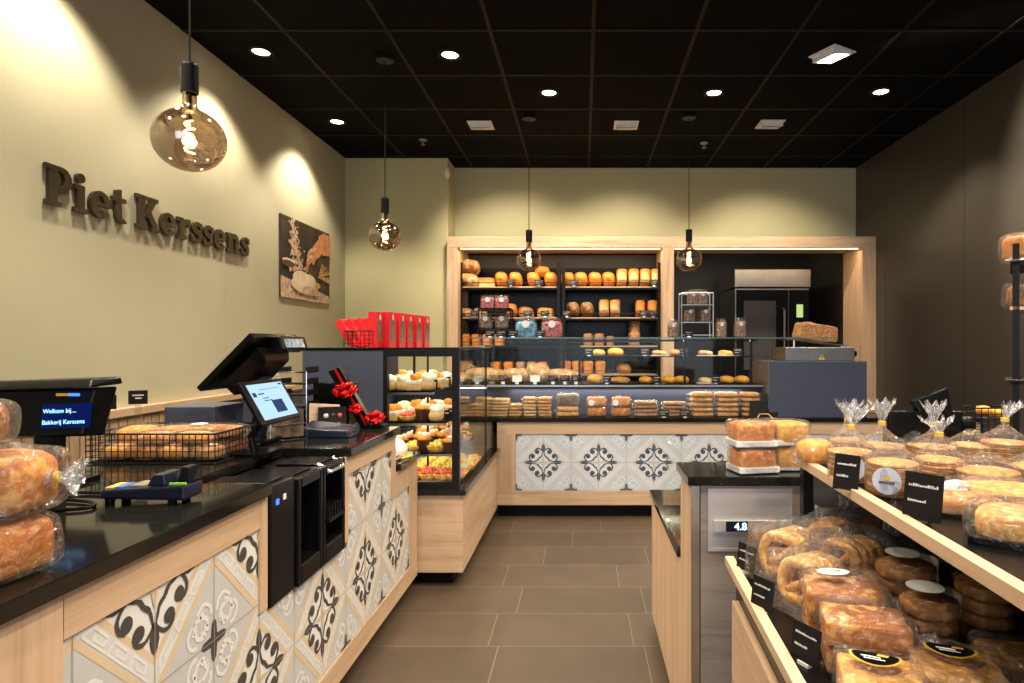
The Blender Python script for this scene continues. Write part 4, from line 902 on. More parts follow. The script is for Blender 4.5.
for i, (x, y, z_, rz, w_, mt, ds) in enumerate(((-1.43, 1.965, .006, 12, .050, 'yellowcake', 'far left'), (-1.345, 1.955, .006, -8, .048, 'loaf', 'left of centre'), (-1.255, 1.96, .006, 10, .050, 'yellowcake', 'right of centre'), (-1.165, 1.96, .006, -12, .046, 'whiteloaf', 'far right'))):
    wrapped('wrapped_pastry', (x, y, ZT+z_), (w_, .040, .024, .7, .7), 'wrapped pastry low in the basket front, '+ds, 'packaged bread', pg, mt, R(rz), 'cellobig', 1.1)
for i, (x, y, rz, w_, mt, ds) in enumerate(((-1.38, 2.10, 14, .055, 'loaf', 'left'), (-1.265, 2.12, -6, .055, 'yellowcake', 'middle'), (-1.165, 2.10, 8, .045, 'loaf', 'right'))):
    wrapped('wrapped_pastry', (x, y, ZT+.006), (w_, .044, .026, .7, .7), 'wrapped pastry at the basket back, '+ds, 'packaged bread', pg, mt, R(rz), 'cellobig', 1.1)
wrapped('wrapped_pastry', (-1.21, 1.965, ZT+.056), (.055, .036, .018, .7, .7), 'small wrapped pastry on top at the basket front right', 'packaged bread', pg, 'yellowcake', R(-10), 'cellobig', 1.12)
wrapped('wrapped_pastry', (-1.33, 1.96, ZT+.055), (.050, .036, .018, .7, .7), 'small wrapped pastry on top at the basket front middle', 'packaged bread', pg, 'whiteloaf', R(16), 'cellobig', 1.12)
for px, py, Y, nm_ in ((138, 397, 2.12, 'standing in the basket centre'), (106, 402, 2.0, 'half hidden behind the customer display')):
    zb0 = .09 if Y > 2.05 else 0; t = E('price_card', (X(px, Y), Y, ZT+zb0), 'small black price card on a clear clip '+nm_, 'price card', None, R(28))
    z_ = Z(py, Y)-ZT-zb0; MB().box(-.027, 0, z_-.024, .027, .002, z_+.022).build('card', M['cardblack'], t)
    MB().box(-.016, -.0006, z_+.004, .016, 0, z_+.008).box(-.008, -.0006, z_-.006, .01, 0, z_-.002).build('writing', M['chalk'], t)
    MB().box(-.010, .002, 0, .010, .006, z_-.015).cyl((0, .004, 0), (0, .004, .012), .018).build('clear_clip', M['tub'], t)

# payment terminal
t = E('payment_terminal', (X(103, 1.42), 1.405, ZT), 'navy card payment terminal lying on the near stone counter', 'payment terminal', None, R(4))
MB().hexa([(0, 0, .018), (.20, 0, .010), (.20, .085, .010), (0, .085, .018), (.005, 0, .040), (.20, 0, .048), (.20, .085, .048), (.005, .085, .040)]).build('body', M['navy'], t, bevel=.006)
MB().hexa([(.108, .004, .046), (.155, .004, .046), (.155, .081, .046), (.108, .081, .046), (.122, .006, .074), (.148, .006, .074), (.148, .079, .074), (.122, .079, .074)]).build('privacy_shield', M['navy'], t, bevel=.004)
MB().hexa([(.165, .03, .048), (.20, .03, .048), (.20, .085, .048), (.165, .085, .048), (.165, .045, .085), (.188, .045, .085), (.192, .085, .085), (.165, .085, .085)]).build('paper_cover', M['black'], t, bevel=.005)
MB().box(.065, .012, .0435, .10, .072, .0475).build('screen', flat('terminal_screen', (.28, .27, .20), .2), t)
for i, (c_, x) in enumerate(((M['gold'], .008), (flat('key_blue', (.03, .15, .6), .4), .03))): MB().box(x, .012, .0395, x+.018, .07, .0435).build('key_strip', c_, t)
MB().box(.160, .006, .048, .198, .012, .053).build('key_row', flat('key_green', (.25, .6, .05), .4), t)
for x, y in ((.02, .012), (.02, .072), (.165, .012), (.165, .072)): MB().cyl((x, y, 0), (x, y, .018), .010).build('foot', M['black'], t)
t.scale = (.93, .93, .93)
cb_ = MB().tube(spl([(-1.115, 1.49), (-1.19, 1.50), (-1.25, 1.46), (-1.22, 1.38), (-1.13, 1.36), (-1.10, 1.42)]) and [(x, y, ZT+.005) for x, y in spl([(-1.112, 1.50), (-1.19, 1.52), (-1.27, 1.50), (-1.25, 1.40), (-1.15, 1.36), (-1.08, 1.38), (-1.12, 1.43), (-1.24, 1.45), (-1.34, 1.40)])], .004, 6)
tag(cb_.build('cable', M['black']), 'looped black cable lying beside the payment terminal', 'cable')

# customer display
t = E('customer_display', (X(38, 1.6), 1.6, ZT), 'black customer display with blue text on the near counter', 'display', None, R(-3))
xo = -X(55, 1.6)+.0
b = MB(); x0, x1 = X(-45, 1.6)+xo, X(113, 1.6)+xo
zt_, zb_ = Z(392, 1.6)-ZT, Z(438, 1.6)-ZT
b.hexa([(x0, 0, zb_), (x1-.03, 0, zb_+.005), (x1-.02, .06, zb_), (x0, .06, zb_-.02), (x0, .015, zt_), (x1-.005, .015, zt_+.01), (x1, .08, zt_+.01), (x0, .08, zt_)]); b.build('housing', M['black'], t, bevel=.006)
b = MB(); b.hexa([(x0, -.015, zt_+.002), (x1, -.01, zt_+.012), (x1+.006, .09, zt_+.016), (x0, .09, zt_+.004), (x0, .01, zt_+.022), (x1-.01, .01, zt_+.034), (x1, .09, zt_+.036), (x0, .09, zt_+.022)]); b.build('hood', M['black'], t, bevel=.005)
sx0, sx1 = X(58, 1.6)+xo, X(110, 1.6)+xo; sz0, sz1 = Z(430, 1.6)-ZT+.004, Z(405, 1.6)-ZT
MB().add([(sx0, -.0015, sz0), (sx1, -.0015, sz0+.004), (sx1, .006, sz1+.006), (sx0, .006, sz1)], [(0, 1, 2, 3)]).build('screen', M['vfdbg'], t)
text('display_text', 'Welkom bij....', .0158, M['vfd'], t, (sx0+.008, -.003, sz0+.038), (R(84), R(-2.5), 0), .0002)
text('display_text', 'Bakkerij Kerssens', .0158, M['vfd'], t, (sx0+.008, -.006, sz0+.010), (R(84), R(-2.5), 0), .0002)
MB().box(sx0+.040, .0, zt_-.010, sx0+.070, .004, zt_-.003).mat(1).box(sx0+.072, .0, zt_-.010, sx0+.10, .004, zt_-.003).build('logo_strip', [M['gold'], M['bluelight']], t)
MB().box(-.03, .02, 0, .02, .06, zb_).box(-.09, -.02, 0, .08, .10, .012).build('stand', M['black'], t)

# loaf bags stacked at the near end
lg = 'bagged loaves stacked at the near counter end'
wrapped('bagged_loaf', (-1.010, .985, ZT+.002), (.155, .06, .044, .35, .35), 'bagged loaf at the bottom of the near left stack', 'packaged bread', lg, 'loaf', R(-3), 'cellobig', 1.04)
wrapped('bagged_loaf', (-1.005, .985, ZT+.095), (.150, .058, .049, .40, .35), 'bagged brown loaf in the middle of the near left stack, end gathered', 'packaged bread', lg, 'almond', R(4), 'cellobig', 1.08, knot=(.045, .01, .004))
wrapped('bagged_loaf', (-1.065, 1.0, ZT+.200), (.130, .058, .036, .45, .4), 'bagged loaf on top of the near left stack', 'packaged bread', lg, 'brownloaf', R(-6), 'cellobig', 1.06)

# POS monitor
t = E('till_monitor', (-1.24, 2.2, ZT), 'large black till monitor tilted to the staff side, seen from behind', 'monitor')
def slab4(p, q, th, nrm):
    n_ = Vector(nrm).normalized()*th; return [Vector(v) for v in p]+[Vector(v)+n_ for v in p]
pA = (-1.337+1.24, 0, 1.054-ZT); pB = (-1.337+1.24, .36, 1.054-ZT); pC = (-1.149+1.24, .36, 1.246-ZT); pD = (-1.149+1.24, 0, 1.246-ZT)
MB().hexa(slab4([pA, pD, pC, pB], None, .022, (-1, 0, .98))).build('screen_panel', M['black'], t, bevel=.004)
MB().hexa([(-.06, .06, .225), (.075, .06, .355), (.075, .30, .355), (-.06, .30, .225), (-.03, .09, .175), (.09, .09, .30), (.09, .27, .30), (-.03, .27, .175)]).build('back_housing', M['black'], t, bevel=.006)
MB().tube([(.01, .18, .01), (.03, .18, .12), (.03, .18, .24)], .03, 12).build('neck', M['navy'], t); MB().box(-.10, .05, 0, .10, .30, .018).build('base', M['black'], t, bevel=.005)
MB().hexa([(.08, .14, .33), (.125, .14, .345), (.125, .36, .345), (.08, .36, .33), (.07, .14, .385), (.11, .14, .395), (.11, .36, .395), (.07, .36, .385)]).build('customer_readout', M['black'], t, bevel=.004)
MB().add([(.1255, .17, .352), (.1255, .33, .352), (.113, .33, .385), (.113, .17, .385)], [(0, 1, 2, 3)]).build('readout_screen', flat('readout_glass', (.12, .16, .2), .15, var=.6, scale=60, emit=.7), t)
# customer tablet
t = E('customer_tablet', (-1.02, 2.07, ZT), 'small tablet with lit blue screen on a stand, facing the aisle', 'tablet')
a0, a1 = Vector((-.985+1.02, -.13, .970-ZT)), Vector((-.985+1.02, .14, .970-ZT)); up = Vector((-.075, 0, .133))
nrm = Vector((.133, 0, .075)).normalized()
def tq(u, v, w_): return a0+(a1-a0)*u+up*v+nrm*w_
MB().hexa([tq(0, 0, -.014), tq(1, 0, -.014), tq(1, 1, -.014), tq(0, 1, -.014), tq(0, 0, 0), tq(1, 0, 0), tq(1, 1, 0), tq(0, 1, 0)]).build('case', M['black'], t, bevel=.003)
MB().add([tq(.09, .09, .001), tq(.93, .09, .001), tq(.93, .91, .001), tq(.09, .91, .001)], [(0, 1, 2, 3)]).build('screen', M['screen'], t)
sm = MB()
for (u0, v0, u1, v1) in ((.46, .2, .72, .5), (.12, .62, .2, .72), (.24, .66, .38, .69), (.3, .56, .44, .58), (.3, .5, .5, .52), (.3, .77, .8, .78), (.82, .84, .9, .88)): sm.add([tq(u0, v0, .0016), tq(u1, v0, .0016), tq(u1, v1, .0016), tq(u0, v1, .0016)], [(0, 1, 2, 3)])
sm.build('screen_marks', M['screendark'], t)
MB().tube([tq(.5, .4, -.014), (-.07, 0, .06), (-.06, 0, .01)], .012, 8).box(-.13, -.06, 0, 0, .06, .012).build('stand', M['black'], t)
# dark boxes, trays, wire holder
t = E('storage_box', (-1.53, 2.30, ZT), 'low slate blue box behind the pastry basket', 'box'); MB().box(0, 0, 0, .185, .20, .135).build('body', M['slate'], t, bevel=.004); MB().box(.02, -.002, .02, .165, 0, .10).build('front_plate', M['slate'], t)
t = E('letter_tray', (-1.27, 2.62, ZT), 'black three tier paper tray behind the till monitor', 'tray'); 
for k in range(4): MB().box(0, 0, .10+k*.048, .12, .12, .103+k*.048).box(0, 0, .10+k*.048, .003, .12, .125+k*.048).box(.117, 0, .10+k*.048, .12, .12, .125+k*.048).build('tray', M['blackmetal'], t)
b = MB()
for x in (0, .12): b.tube([(x, -.001, 0), (x, -.001, .25)], .0022, 5)
for k in range(4): b.tube([(0, -.002, .104+k*.048), (.12, -.002, .104+k*.048)], .0018, 5)
b.build('wire_frame', M['chrome'], t)
MB().box(.005, .01, 0, .115, .12, .09).build('bottom_box', M['black'], t)
t = E('drawer_unit', (-1.20, 2.80, .86), 'low dark storage box against the slate pastry case side', 'box'); MB().box(0, .0, 0, .16, .12, .10).box(.0, 0, .103, .16, .12, .19).build('body', M['black'], t, bevel=.003)
t = E('leaflet_holder', (-1.17, 2.36, ZT), 'wire holder with a bread leaflet beside the tablet', 'holder'); b = MB()
b.tube([(0, 0, 0), (.0, .0, .11), (.10, .08, .13), (.10, .08, 0), (0, 0, 0)], .0025, 5).tube([(.0, .0, .055), (.10, .08, .06)], .002, 5); b.build('frame', M['chrome'], t)
MB().add([(.01, .012, .01), (.09, .076, .01), (.09, .076, .115), (.01, .012, .10)], [(0, 1, 2, 3)]).build('leaflet', M['cover'], t)
# card reader
t = E('card_reader', (X(303, 2.47), 2.44, ZT), 'dark blue card reader on the far part of the counter', 'payment terminal')
MB().hexa([(0, 0, 0), (.19, 0, 0), (.19, .10, 0), (0, .10, 0), (.004, .004, .034), (.186, .004, .028), (.186, .096, .040), (.004, .096, .060)]).build('body', M['navy'], t, bevel=.005)
MB().hexa([(.13, .06, .040), (.18, .06, .036), (.18, .09, .040), (.13, .09, .043), (.13, .06, .043), (.18, .06, .040), (.18, .09, .044), (.13, .09, .047)]).build('screen', M['tub'], t)
# chocolate box, gift boxes
t = E('chocolate_box', (-1.08, 2.62, ZT), 'open box of chocolates propped up on the counter', 'chocolate box', None, R(22)); 
MB().hexa([(-.055, 0, 0), (.065, 0, 0), (.065, .02, 0), (-.055, .02, 0), (-.055, .05, .115), (.065, .05, .105), (.065, .07, .105), (-.055, .07, .115)]).build('lid', M['oakx'], t)
MB().hexa([(-.02, -.03, 0), (.09, -.03, 0), (.09, -.01, 0), (-.02, -.01, 0), (-.02, .025, .10), (.09, .025, .10), (.09, .045, .10), (-.02, .045, .10)]).build('tray', M['black'], t)
for i, (x, z_) in enumerate(((.01, .03), (.035, .028), (.06, .03), (.01, .065), (.038, .066), (.064, .065))): MB().sup((x, -.03+z_*.55, z_), .010, .008, .010, .8, .8, 10, 6).build('chocolate', M[('choc', 'cream', 'choc', 'cream', 'choc', 'berry')[i]], t, smooth=True)
def bow(parent, c, s, m=M['redfoil']):
    b = MB(); random.seed(4)
    for i in range(26):
        a = random.uniform(0, 2*PI); e = random.uniform(-.3, 1.2); d = Vector((math.cos(a)*math.cos(e), math.sin(a)*math.cos(e), math.sin(e))); q = d.orthogonal().normalized()
        b.tube([Vector(c), Vector(c)+d*s*.7+q*s*.28, Vector(c)+d*s, Vector(c)+d*s*.7-q*s*.28, Vector(c)], [.003, .006, .006, .006, .003], 4)
    return b.build('bow', m, parent, smooth=True)
t = E('gift_box', (-1.02, 2.82, ZT), 'long dark gift box leaning with a red foil bow', 'gift box')
MB().hexa([(-.115, -.02, .245), (-.065, -.02, .262), (-.065, .02, .262), (-.115, .02, .245), (.045, -.06, .0), (.10, -.06, .0), (.10, -.02, .0), (.045, -.02, .0)]).build('box', M['black'], t, bevel=.002)
MB().hexa([(-.088, -.0225, .254), (-.078, -.0225, .258), (-.078, .0, .258), (-.088, .0, .254), (.072, -.0625, .0), (.083, -.0625, .0), (.083, -.03, .0), (.072, -.03, .0)]).build('ribbon', M['redfoil'], t)
bow(t, (-.02, -.06, .15), .052); bow(t, (.03, -.075, .075), .03)
t = E('gift_box', (-.90, 2.74, ZT), 'small dark gift box with red bow at the far counter end', 'gift box'); MB().box(-.05, -.03, 0, .04, .03, .018).build('box', M['black'], t, bevel=.002); bow(t, (-.005, 0, .035), .042)

# ---------------------------------------------------------------- right counter block
rc = E('checkout_block', (.30, 1.74, 0), 'oak and grey wood counter block with black stone tops on the right', 'counter')
def RC(mb, name, m, **k): return mb.build(name, m, rc, loc=(-.30, -1.74, 0), **k)
b = MB(); b.box(.314, 1.76, .05, .66, 2.74, .56); b.box(.325, 1.76, .56, .66, 1.935, .832); RC(b, 'carcass', M['black'])
b = MB(); b.box(.30, 1.752, .05, .314, 2.745, .562); b.box(.30, 1.752, .562, .314, 1.935, .832); RC(b, 'aisle_panel', M['oakz'])
b = MB(); b.box(.325, 1.74, .05, .66, 1.752, .832); RC(b, 'end_panel', M['greyoak'])
b = MB(); b.box(.30, 1.74, .05, .322, 1.752, .832); RC(b, 'corner_strip', M['steel'])
b = MB(); b.box(.33, 1.80, 0, .66, 2.70, .05); RC(b, 'toe_kick', M['black'])
b = MB(); b.box(.287, 1.722, .832, .66, 1.945, .857); RC(b, 'stone_top', M['stone'], bevel=.003)
b = MB(); b.box(.290, 1.946, .562, .66, 2.75, .587); RC(b, 'lower_stone_top', M['stone'], bevel=.003)
b = MB(); b.box(.302, 1.95, .588, .307, 2.40, .875); RC(b, 'glass_screen', M['glass'])
b = MB(); b.box(.345, 1.7385, .649, .577, 1.7395, .822); RC(b, 'metal_plate', M['platesteel'])
b = MB(); b.box(.360, 1.728, .705, .565, 1.7385, .735); b.box(.345, 1.7365, .649, .353, 1.738, .822); b.box(.569, 1.7365, .649, .577, 1.738, .822); b.box(.353, 1.7365, .814, .569, 1.738, .822); b.box(.353, 1.7365, .649, .569, 1.738, .657); RC(b, 'plate_frame', M['platesteel'])
b = MB(); b.box(.392, 1.7270, .706, .452, 1.7279, .734); RC(b, 'display_window', M['navy'])
text('digital_readout', '4.8', .028, M['digits'], rc, (.415-.30, 1.7265-1.74, .711), (PI/2, 0, 0), .0002, bold=.0005)
wrapped('bagged_rolls', (.484, 1.80, .859), (.058, .045, .034, .35, .4), 'bag of brown rolls at the bottom of the stack on the right block', 'packaged bread', 'bagged rolls on the right block', 'loaf', R(12), 'cellobig', 1.04)
wrapped('bagged_rolls', (.480, 1.80, .932), (.058, .045, .034, .35, .4), 'bag of brown rolls on top of the stack on the right block', 'packaged bread', 'bagged rolls on the right block', 'loaf', R(7), 'cellobig', 1.04)
wrapped('bagged_cake', (.595, 1.84, .859), (.050, .05, .033, .35, .4), 'bag of yellow cake at the bottom of the stack beside the rolls', 'packaged cake', 'bagged cakes on the right block', 'yellowcake', R(-5), 'cello', 1.05)
wrapped('bagged_cake', (.592, 1.84, .93), (.052, .05, .033, .35, .4), 'bag of yellow cake on top of the stack beside the rolls', 'packaged cake', 'bagged cakes on the right block', 'yellowcake', R(8), 'cello', 1.05)

for o in list(bpy.data.objects):
    if o.parent is None and o.name.split('.')[0] in ('bagged_rolls', 'bagged_cake'): MB().box(-.060, -.048, .001, .060, .048, .018).build('white_tray', M['paper'], o, bevel=.003)
# ---------------------------------------------------------------- tiered shelf unit at the right
ROT = -math.atan(.046)
un = E('tiered_display', (.548, 1.65, 0), 'tiered oak edged product display with black shelves on the right', 'display shelf', None, ROT)
def loc2w(x, y, z_): c, s = math.cos(ROT), math.sin(ROT); return (.548+x*c-y*s, 1.65+x*s+y*c, z_)
ZU = .934; ZLW = .673; LN = -1.45
MB().box(0, LN, ZU-.022, .022, 0, ZU).build('upper_edge', M['oaky'], un, bevel=.001)
MB().box(.022, LN, ZU-.022, .80, 0, ZU-.010).build('upper_shelf', M['black'], un)
xl = .37-.548-.002
MB().box(xl, LN, ZLW-.022, xl+.022, -.03, ZLW).build('lower_edge', M['oaky'], un, bevel=.001)
MB().box(xl+.022, LN, ZLW-.022, .80, -.03, ZLW-.010).build('lower_shelf', M['black'], un)
MB().box(xl+.028, LN, .05, .80, -.035, .645).build('lower_cabinet', M['black'], un); MB().box(xl+.012, LN, .07, xl+.028, -.06, .570).build('cabinet_panel', M['oaky'], un)
MB().box(.02, -.03, .65, .045, 0, ZU-.022).build('post', M['blackmetal'], un); MB().box(.045, -.012, .65, .80, -.002, ZU-.022).build('end_panel', M['greyoak'], un)
MB().box(.785, LN, .65, .80, -.012, ZU-.022).build('back_panel', M['blackmetal'], un)
MB().box(.07, -.86, .65, .085, -.845, ZU-.022).build('near_post', M['oakz'], un); MB().box(.085, -.86, .65, .785, -.845, ZU-.022).build('divider', M['black'], un)

# waffle stacks
def rough_bag(parent, r, h, top, tuft=True, lean=(0, 0), mat='cello', seed=0):
    prof = [(0.6*r, .002), (r*1.05, .001), (r*1.09, h*.3), (r*1.08, h*.7), (r*1.06, h+.004), (r*.85, h+.012), (r*.5, h+.022), (r*.22, h+.034)]
    b = MB(); b.lathe(prof, n=40, wob=lambda i, a: (.02+.016*i)*noise.noise(Vector((math.cos(a)*2.2+seed, math.sin(a)*2.2, i*.35+seed)))*1.6); b.build('bag', M[mat], parent, smooth=True)
    if tuft:
        k = MB(); n_ = 24; vs_ = []; prof = [(r*.23, h+.033), (.008, h+.045), (.006, h+.052), (.012, h+.052+top*.35), (.020, h+.052+top*.65), (.027, h+.052+top*.85)]
        for i, (q, z_) in enumerate(prof):
            for j in range(n_):
                a = 2*PI*j/n_; w_ = q*(1+(.5*math.sin(5*a+seed)+.3*math.sin(8*a+i))*(.0 if i < 3 else .55)); l_ = max(0, z_-h-.05)
                vs_.append((w_*math.cos(a)*1.2+lean[0]*l_, w_*math.sin(a)*.55+lean[1]*l_, z_+(.010*math.sin(7*a+seed) if i == 5 else 0)))
        k.add(vs_, [(i*n_+j, i*n_+(j+1) % n_, (i+1)*n_+(j+1) % n_, (i+1)*n_+j) for i in range(len(prof)-1) for j in range(n_)]); k.build('gathered_top', M['cellotuft'], parent, smooth=True)
        MB().cyl((0, 0, h+.044), (0, 0, h+.053), .009).build('gold_tie', M['gold'], parent)
_w = {}
def waffle_pack(loc, r, n_, label, label_=None, lean=(0, 0), tuft=True, mt='waffle', seed=0, name='waffle_pack', cat='packaged waffles', top=.05):
    t = E(name, loc, label, cat, 'bagged round biscuits on the upper display shelf', rz=random.uniform(-.3, .3)); th = .0105
    for k in range(n_):
        if r not in _w:
            b = MB(); b.mat(0).lathe([(0, .0), (r*.97, 0), (r, .0025), (r*.985, .0042)], n=30); b.mat(1).lathe([(r*.985, .0042), (r*.985, .0058)], n=30); b.mat(0).lathe([(r*.985, .0058), (r, .0075), (r*.965, .0100), (r*.8, .0108), (0, .0112)], n=30)
            o = b.build('waffle', [M[mt], M['syrup']], t, smooth=True); _w[r] = o.data
        else:
            o = bpy.data.objects.new('waffle', _w[r]); C.objects.link(o); o.parent = t
        o.location = (random.uniform(-.002, .002), random.uniform(-.002, .002), .002+k*th)
    rough_bag(t, r, n_*th+.004, top, tuft, lean, 'cello', seed)
    if label_:
        a0 = R(label_); q = r*1.12; b = MB(); cz = n_*th*.55; c = Vector((q*math.cos(a0), q*math.sin(a0), cz)); s = Vector((-math.sin(a0), math.cos(a0), 0))
        b.mat(0).add([c+s*.026*math.cos(2*PI*i/20)+Vector((0, 0, .026*math.sin(2*PI*i/20))) for i in range(20)], [tuple(range(20))])
        c2 = c+Vector((math.cos(a0), math.sin(a0), 0))*.0008
        b.mat(1).add([c2+s*(-.014)+Vector((0, 0, -.006)), c2+s*.014+Vector((0, 0, -.006)), c2+s*.014+Vector((0, 0, -.001)), c2+s*(-.014)+Vector((0, 0, -.001))], [(0, 1, 2, 3)])
        b.mat(2).add([c2+s*.006*math.cos(2*PI*i/10)+Vector((0, 0, .006+.006*math.sin(2*PI*i/10))) for i in range(10)], [tuple(range(10))])
        lo_ = b.build('round_label', [M['labelblue'], M['labelmark'], M['gold']], t)
        lo_.rotation_euler = (0, 0, -t.rotation_euler.z)
    return t
ZS = ZU-.0095
def U(px, Y, z_=ZS): return (X(px, Y), Y, z_)
random.seed(31)
waffle_pack(U(851, 1.37), .046, 6, 'stack of waffles in a bag behind the first black card', 250, (.3, 0), seed=1)
waffle_pack(U(893, 1.24), .047, 6, 'bagged waffle stack with round blue label, second at the shelf edge', 232, (.5, 0), False, seed=2)
waffle_pack(U(939, 1.33), .046, 5, 'bagged waffle stack right of the blue-labelled one, with yellow tie', None, (-.3, 0), seed=3, top=.035)
waffle_pack(U(988, 1.26), .056, 4, 'wide low waffle stack in a bag near the right edge', None, (.6, 0), False, seed=4)
waffle_pack(U(1038, 1.30), .052, 4, 'waffle stack cut off by the right side of the picture', None, (.4, 0), False, seed=5)
waffle_pack(U(848, 1.60), .045, 5, 'bagged waffle stack with standing tuft at the far shelf end', None, (.2, 0), seed=6)
waffle_pack(U(882, 1.52), .050, 5, 'bagged waffle stack with large crinkled top, behind the blue-labelled stack', None, (.1, 0), seed=7, top=.06)
waffle_pack(U(934, 1.50), .047, 5, 'bagged waffle stack with tall white tuft in the second row', None, (0, 0), seed=8, top=.055)
waffle_pack(U(972, 1.52), .047, 5, 'bagged waffle stack behind the wide low one', None, (.3, 0), False, seed=9)
waffle_pack(U(1005, 1.50), .050, 6, 'bagged waffle stack in the second row by the right rack', None, (.8, 0), True, seed=10, top=.04)
waffle_pack(U(912, 1.62), .045, 4, 'small waffle stack at the back below the black scanner', None, (.3, 0), False, seed=11)
wrapped('bagged_cake', U(815, 1.55, ZS+.002), (.045, .04, .030, .7, .9), 'round yellow cake in a bag at the far left end of the upper shelf', 'packaged cake', None, 'yellowcake', R(20), 'cello', 1.12)
card('price_card', U(845, 1.255), .052, .070, 'black price card before the first waffle stack on the upper shelf', R(-50), R(-10), clip_h=.004)
t = card('price_card', U(921, 1.035), .062, .075, 'large black price card in front of the yellow loaves, upper shelf', R(-54), R(-10), clip_h=.006)
for px, Y, lx in ((893, 1.13, 'clear plastic price clip left of the large black card'),):
    t = E('card_clip', U(px, Y), lx, 'clip'); MB().tube([(0, 0, 0), (.005, 0, .035), (-.012, .0, .05), (.012, 0, .045), (.0, 0, .02)], .004, 6).build('clear_clip', M['tub'], t)
wrapped('bagged_flat_loaf', U(962, 1.10), (.062, .045, .018, .7, .8), 'flat orange-brown bread in clear wrap, right of the large card', 'packaged bread', 'bagged flat breads at the upper shelf edge', 'whiteloaf', R(-28), 'cello', 1.14)
wrapped('bagged_flat_loaf', U(1016, 1.13, ZS), (.075, .055, .022, .7, .8), 'pale yellow flat bread in clear wrap at the right', 'packaged bread', 'bagged flat breads at the upper shelf edge', 'yellowcake', R(-30), 'cello', 1.14)
wrapped('bagged_flat_loaf', U(985, 1.21, ZS+.0), (.06, .028, .016, .8, .8), 'crinkled clear bag of bread in front of the wide waffle stack', 'packaged bread', 'bagged flat breads at the upper shelf edge', 'sponge', R(-10), 'cellobig', 1.35)
t = wrapped('apple_pastry', U(1022, .945, ZS), (.060, .055, .024, .5, .6), 'apple pastry in a black tray and clear wrap, nearest on the upper shelf', 'packaged pastry', None, 'cookie', R(-35), 'cellobig', 1.2)
MB().box(-.066, -.06, .0, .066, .06, .010).build('tray', M['black'], t)
t = E('sticker_label', U(957, 1.185, ZS+.020), 'white round sticker on the bag by the large card', 'label'); MB().lathe([(0, .002), (.028, 0)], n=20).build('paper', M['paper'], t); MB().sup((0, -.006, .003), .008, .005, .001, 1, 1, 10, 6).build('print', M['gold'], t)
t.rotation_euler = (R(35), 0, R(-30)); 
# dark scanner and fruit bowl at the back of the unit
t = E('label_printer', U(936, 1.605, ZS), 'black label printer at the far end of the upper shelf', 'printer'); MB().box(-.12, 0, 0, .07, .04, .125).build('body', M['black'], t, bevel=.006)
MB().hexa([(-.04, 0, .12), (.045, 0, .12), (.045, .03, .12), (-.04, .03, .12), (-.055, .01, .15), (.035, .01, .185), (.035, .035, .185), (-.055, .035, .15)]).build('raised_lid', M['black'], t, bevel=.003); MB().cyl((.07, .02, .09), (.10, .02, .09), .02).build('roll', M['blackmetal'], t)
wire_basket('wire_basket', U(975, 1.58, ZS+.06), .10, .05, .075, 'small black wire basket of yellow buns near the right rack', .016, .0012)
MB().box(0, 0, -.06, .10, .05, 0).build('riser', M['black'], [o for o in bpy.data.objects if o.name.startswith('wire_basket') and o.parent is None][-1])
loaf('bun', 'yellowcake', U(984, 1.605, ZS+.118), 'yellow bun peeking from the small basket, left one', 'yellow buns in the small basket', 0, 0, .42, 'bun')
loaf('bun', 'yellowcake', U(996, 1.605, ZS+.112), 'yellow bun peeking from the small basket, right one', 'yellow buns in the small basket', 0, 0, .42, 'bun')

# lower shelf products
ZP = ZLW-.0095
def ring_bag(loc, label, n_=5, mt='ringcookie', rz=0, s=1.0, lean=.5):
    t = E('ring_cookie_bag', loc, label, 'packaged cookies', 'bags of ring cookies on the lower shelf', rz)
    for k in range(n_):
        b = MB(); R0 = .040*s; pts = [(R0*math.cos(a)*(1.05), R0*math.sin(a)*(1+.18*math.cos(a*2))) for a in [2*PI*i/26 for i in range(26)]]
        c = MB(); P3 = []
        for u, v in pts: P3.append((u, (k-(n_-1)/2)*.020*s+v*lean*.45, R0*1.15+.004+v*.95))
        c.tube(P3, .0105*s, 8, closed=True); c.tube([P3[3], ((P3[3][0]+P3[16][0])/2+.008, (P3[3][1]+P3[16][1])/2, (P3[3][2]+P3[16][2])/2), P3[16]], .009*s, 7)
        c.build('ring_cookie', M[mt], t, smooth=True)
    g = MB(); g.sup((0, 0, .050*s), .062*s, (.012*n_+.034)*s, .058*s, .45, .5, 34, 16, nz=.014, nsc=28, flat_=.86, seed=n_+rz); g.build('bag', M['cellobig'], t, smooth=True)
    k = MB(); k.lathe([(.03*s, 0), (.009, .02), (.012, .03), (.026, .05)], c=(0, 0, .0), n=18, wob=lambda i, a: .3*math.sin(5*a)*(i > 1)); o = k.build('gathered_end', M['cellotuft'], t, loc=(0, (.012*n_+.02)*s, .085*s), rot=(R(-60), 0, 0), smooth=True)
    return t
Lp = lambda px, Y, z_=ZP: (X(px, Y), Y, z_)
ring_bag(Lp(792, 1.50), 'bag of sugared ring cookies nearest the block at the shelf corner', 4, 'ringcookie', R(-55), 1.25, .4)
ring_bag(Lp(812, 1.34), 'bag of sugared ring cookies, second along the lower shelf edge', 4, 'ringcookie', R(-60), 1.15, .4)
ring_bag(Lp(832, 1.50, ZP+.045), 'bag of ring cookies raised behind the corner bag', 4, 'cookie', R(-40), 1.0, .4)
ring_bag(Lp(852, 1.38, ZP+.03), 'bag of golden ring cookies in the second row', 4, 'cookie', R(-70), 1.1, .4)
ring_bag(Lp(866, 1.53, ZP+.04), 'bag of dark spiced rings at the back', 4, 'darkcookie', R(-45), 1.0, .4)
ring_bag(Lp(893, 1.42, ZP+.0), 'bag of dark spiced rings behind the almond slabs', 4, 'darkcookie', R(-80), 1.0, .4)
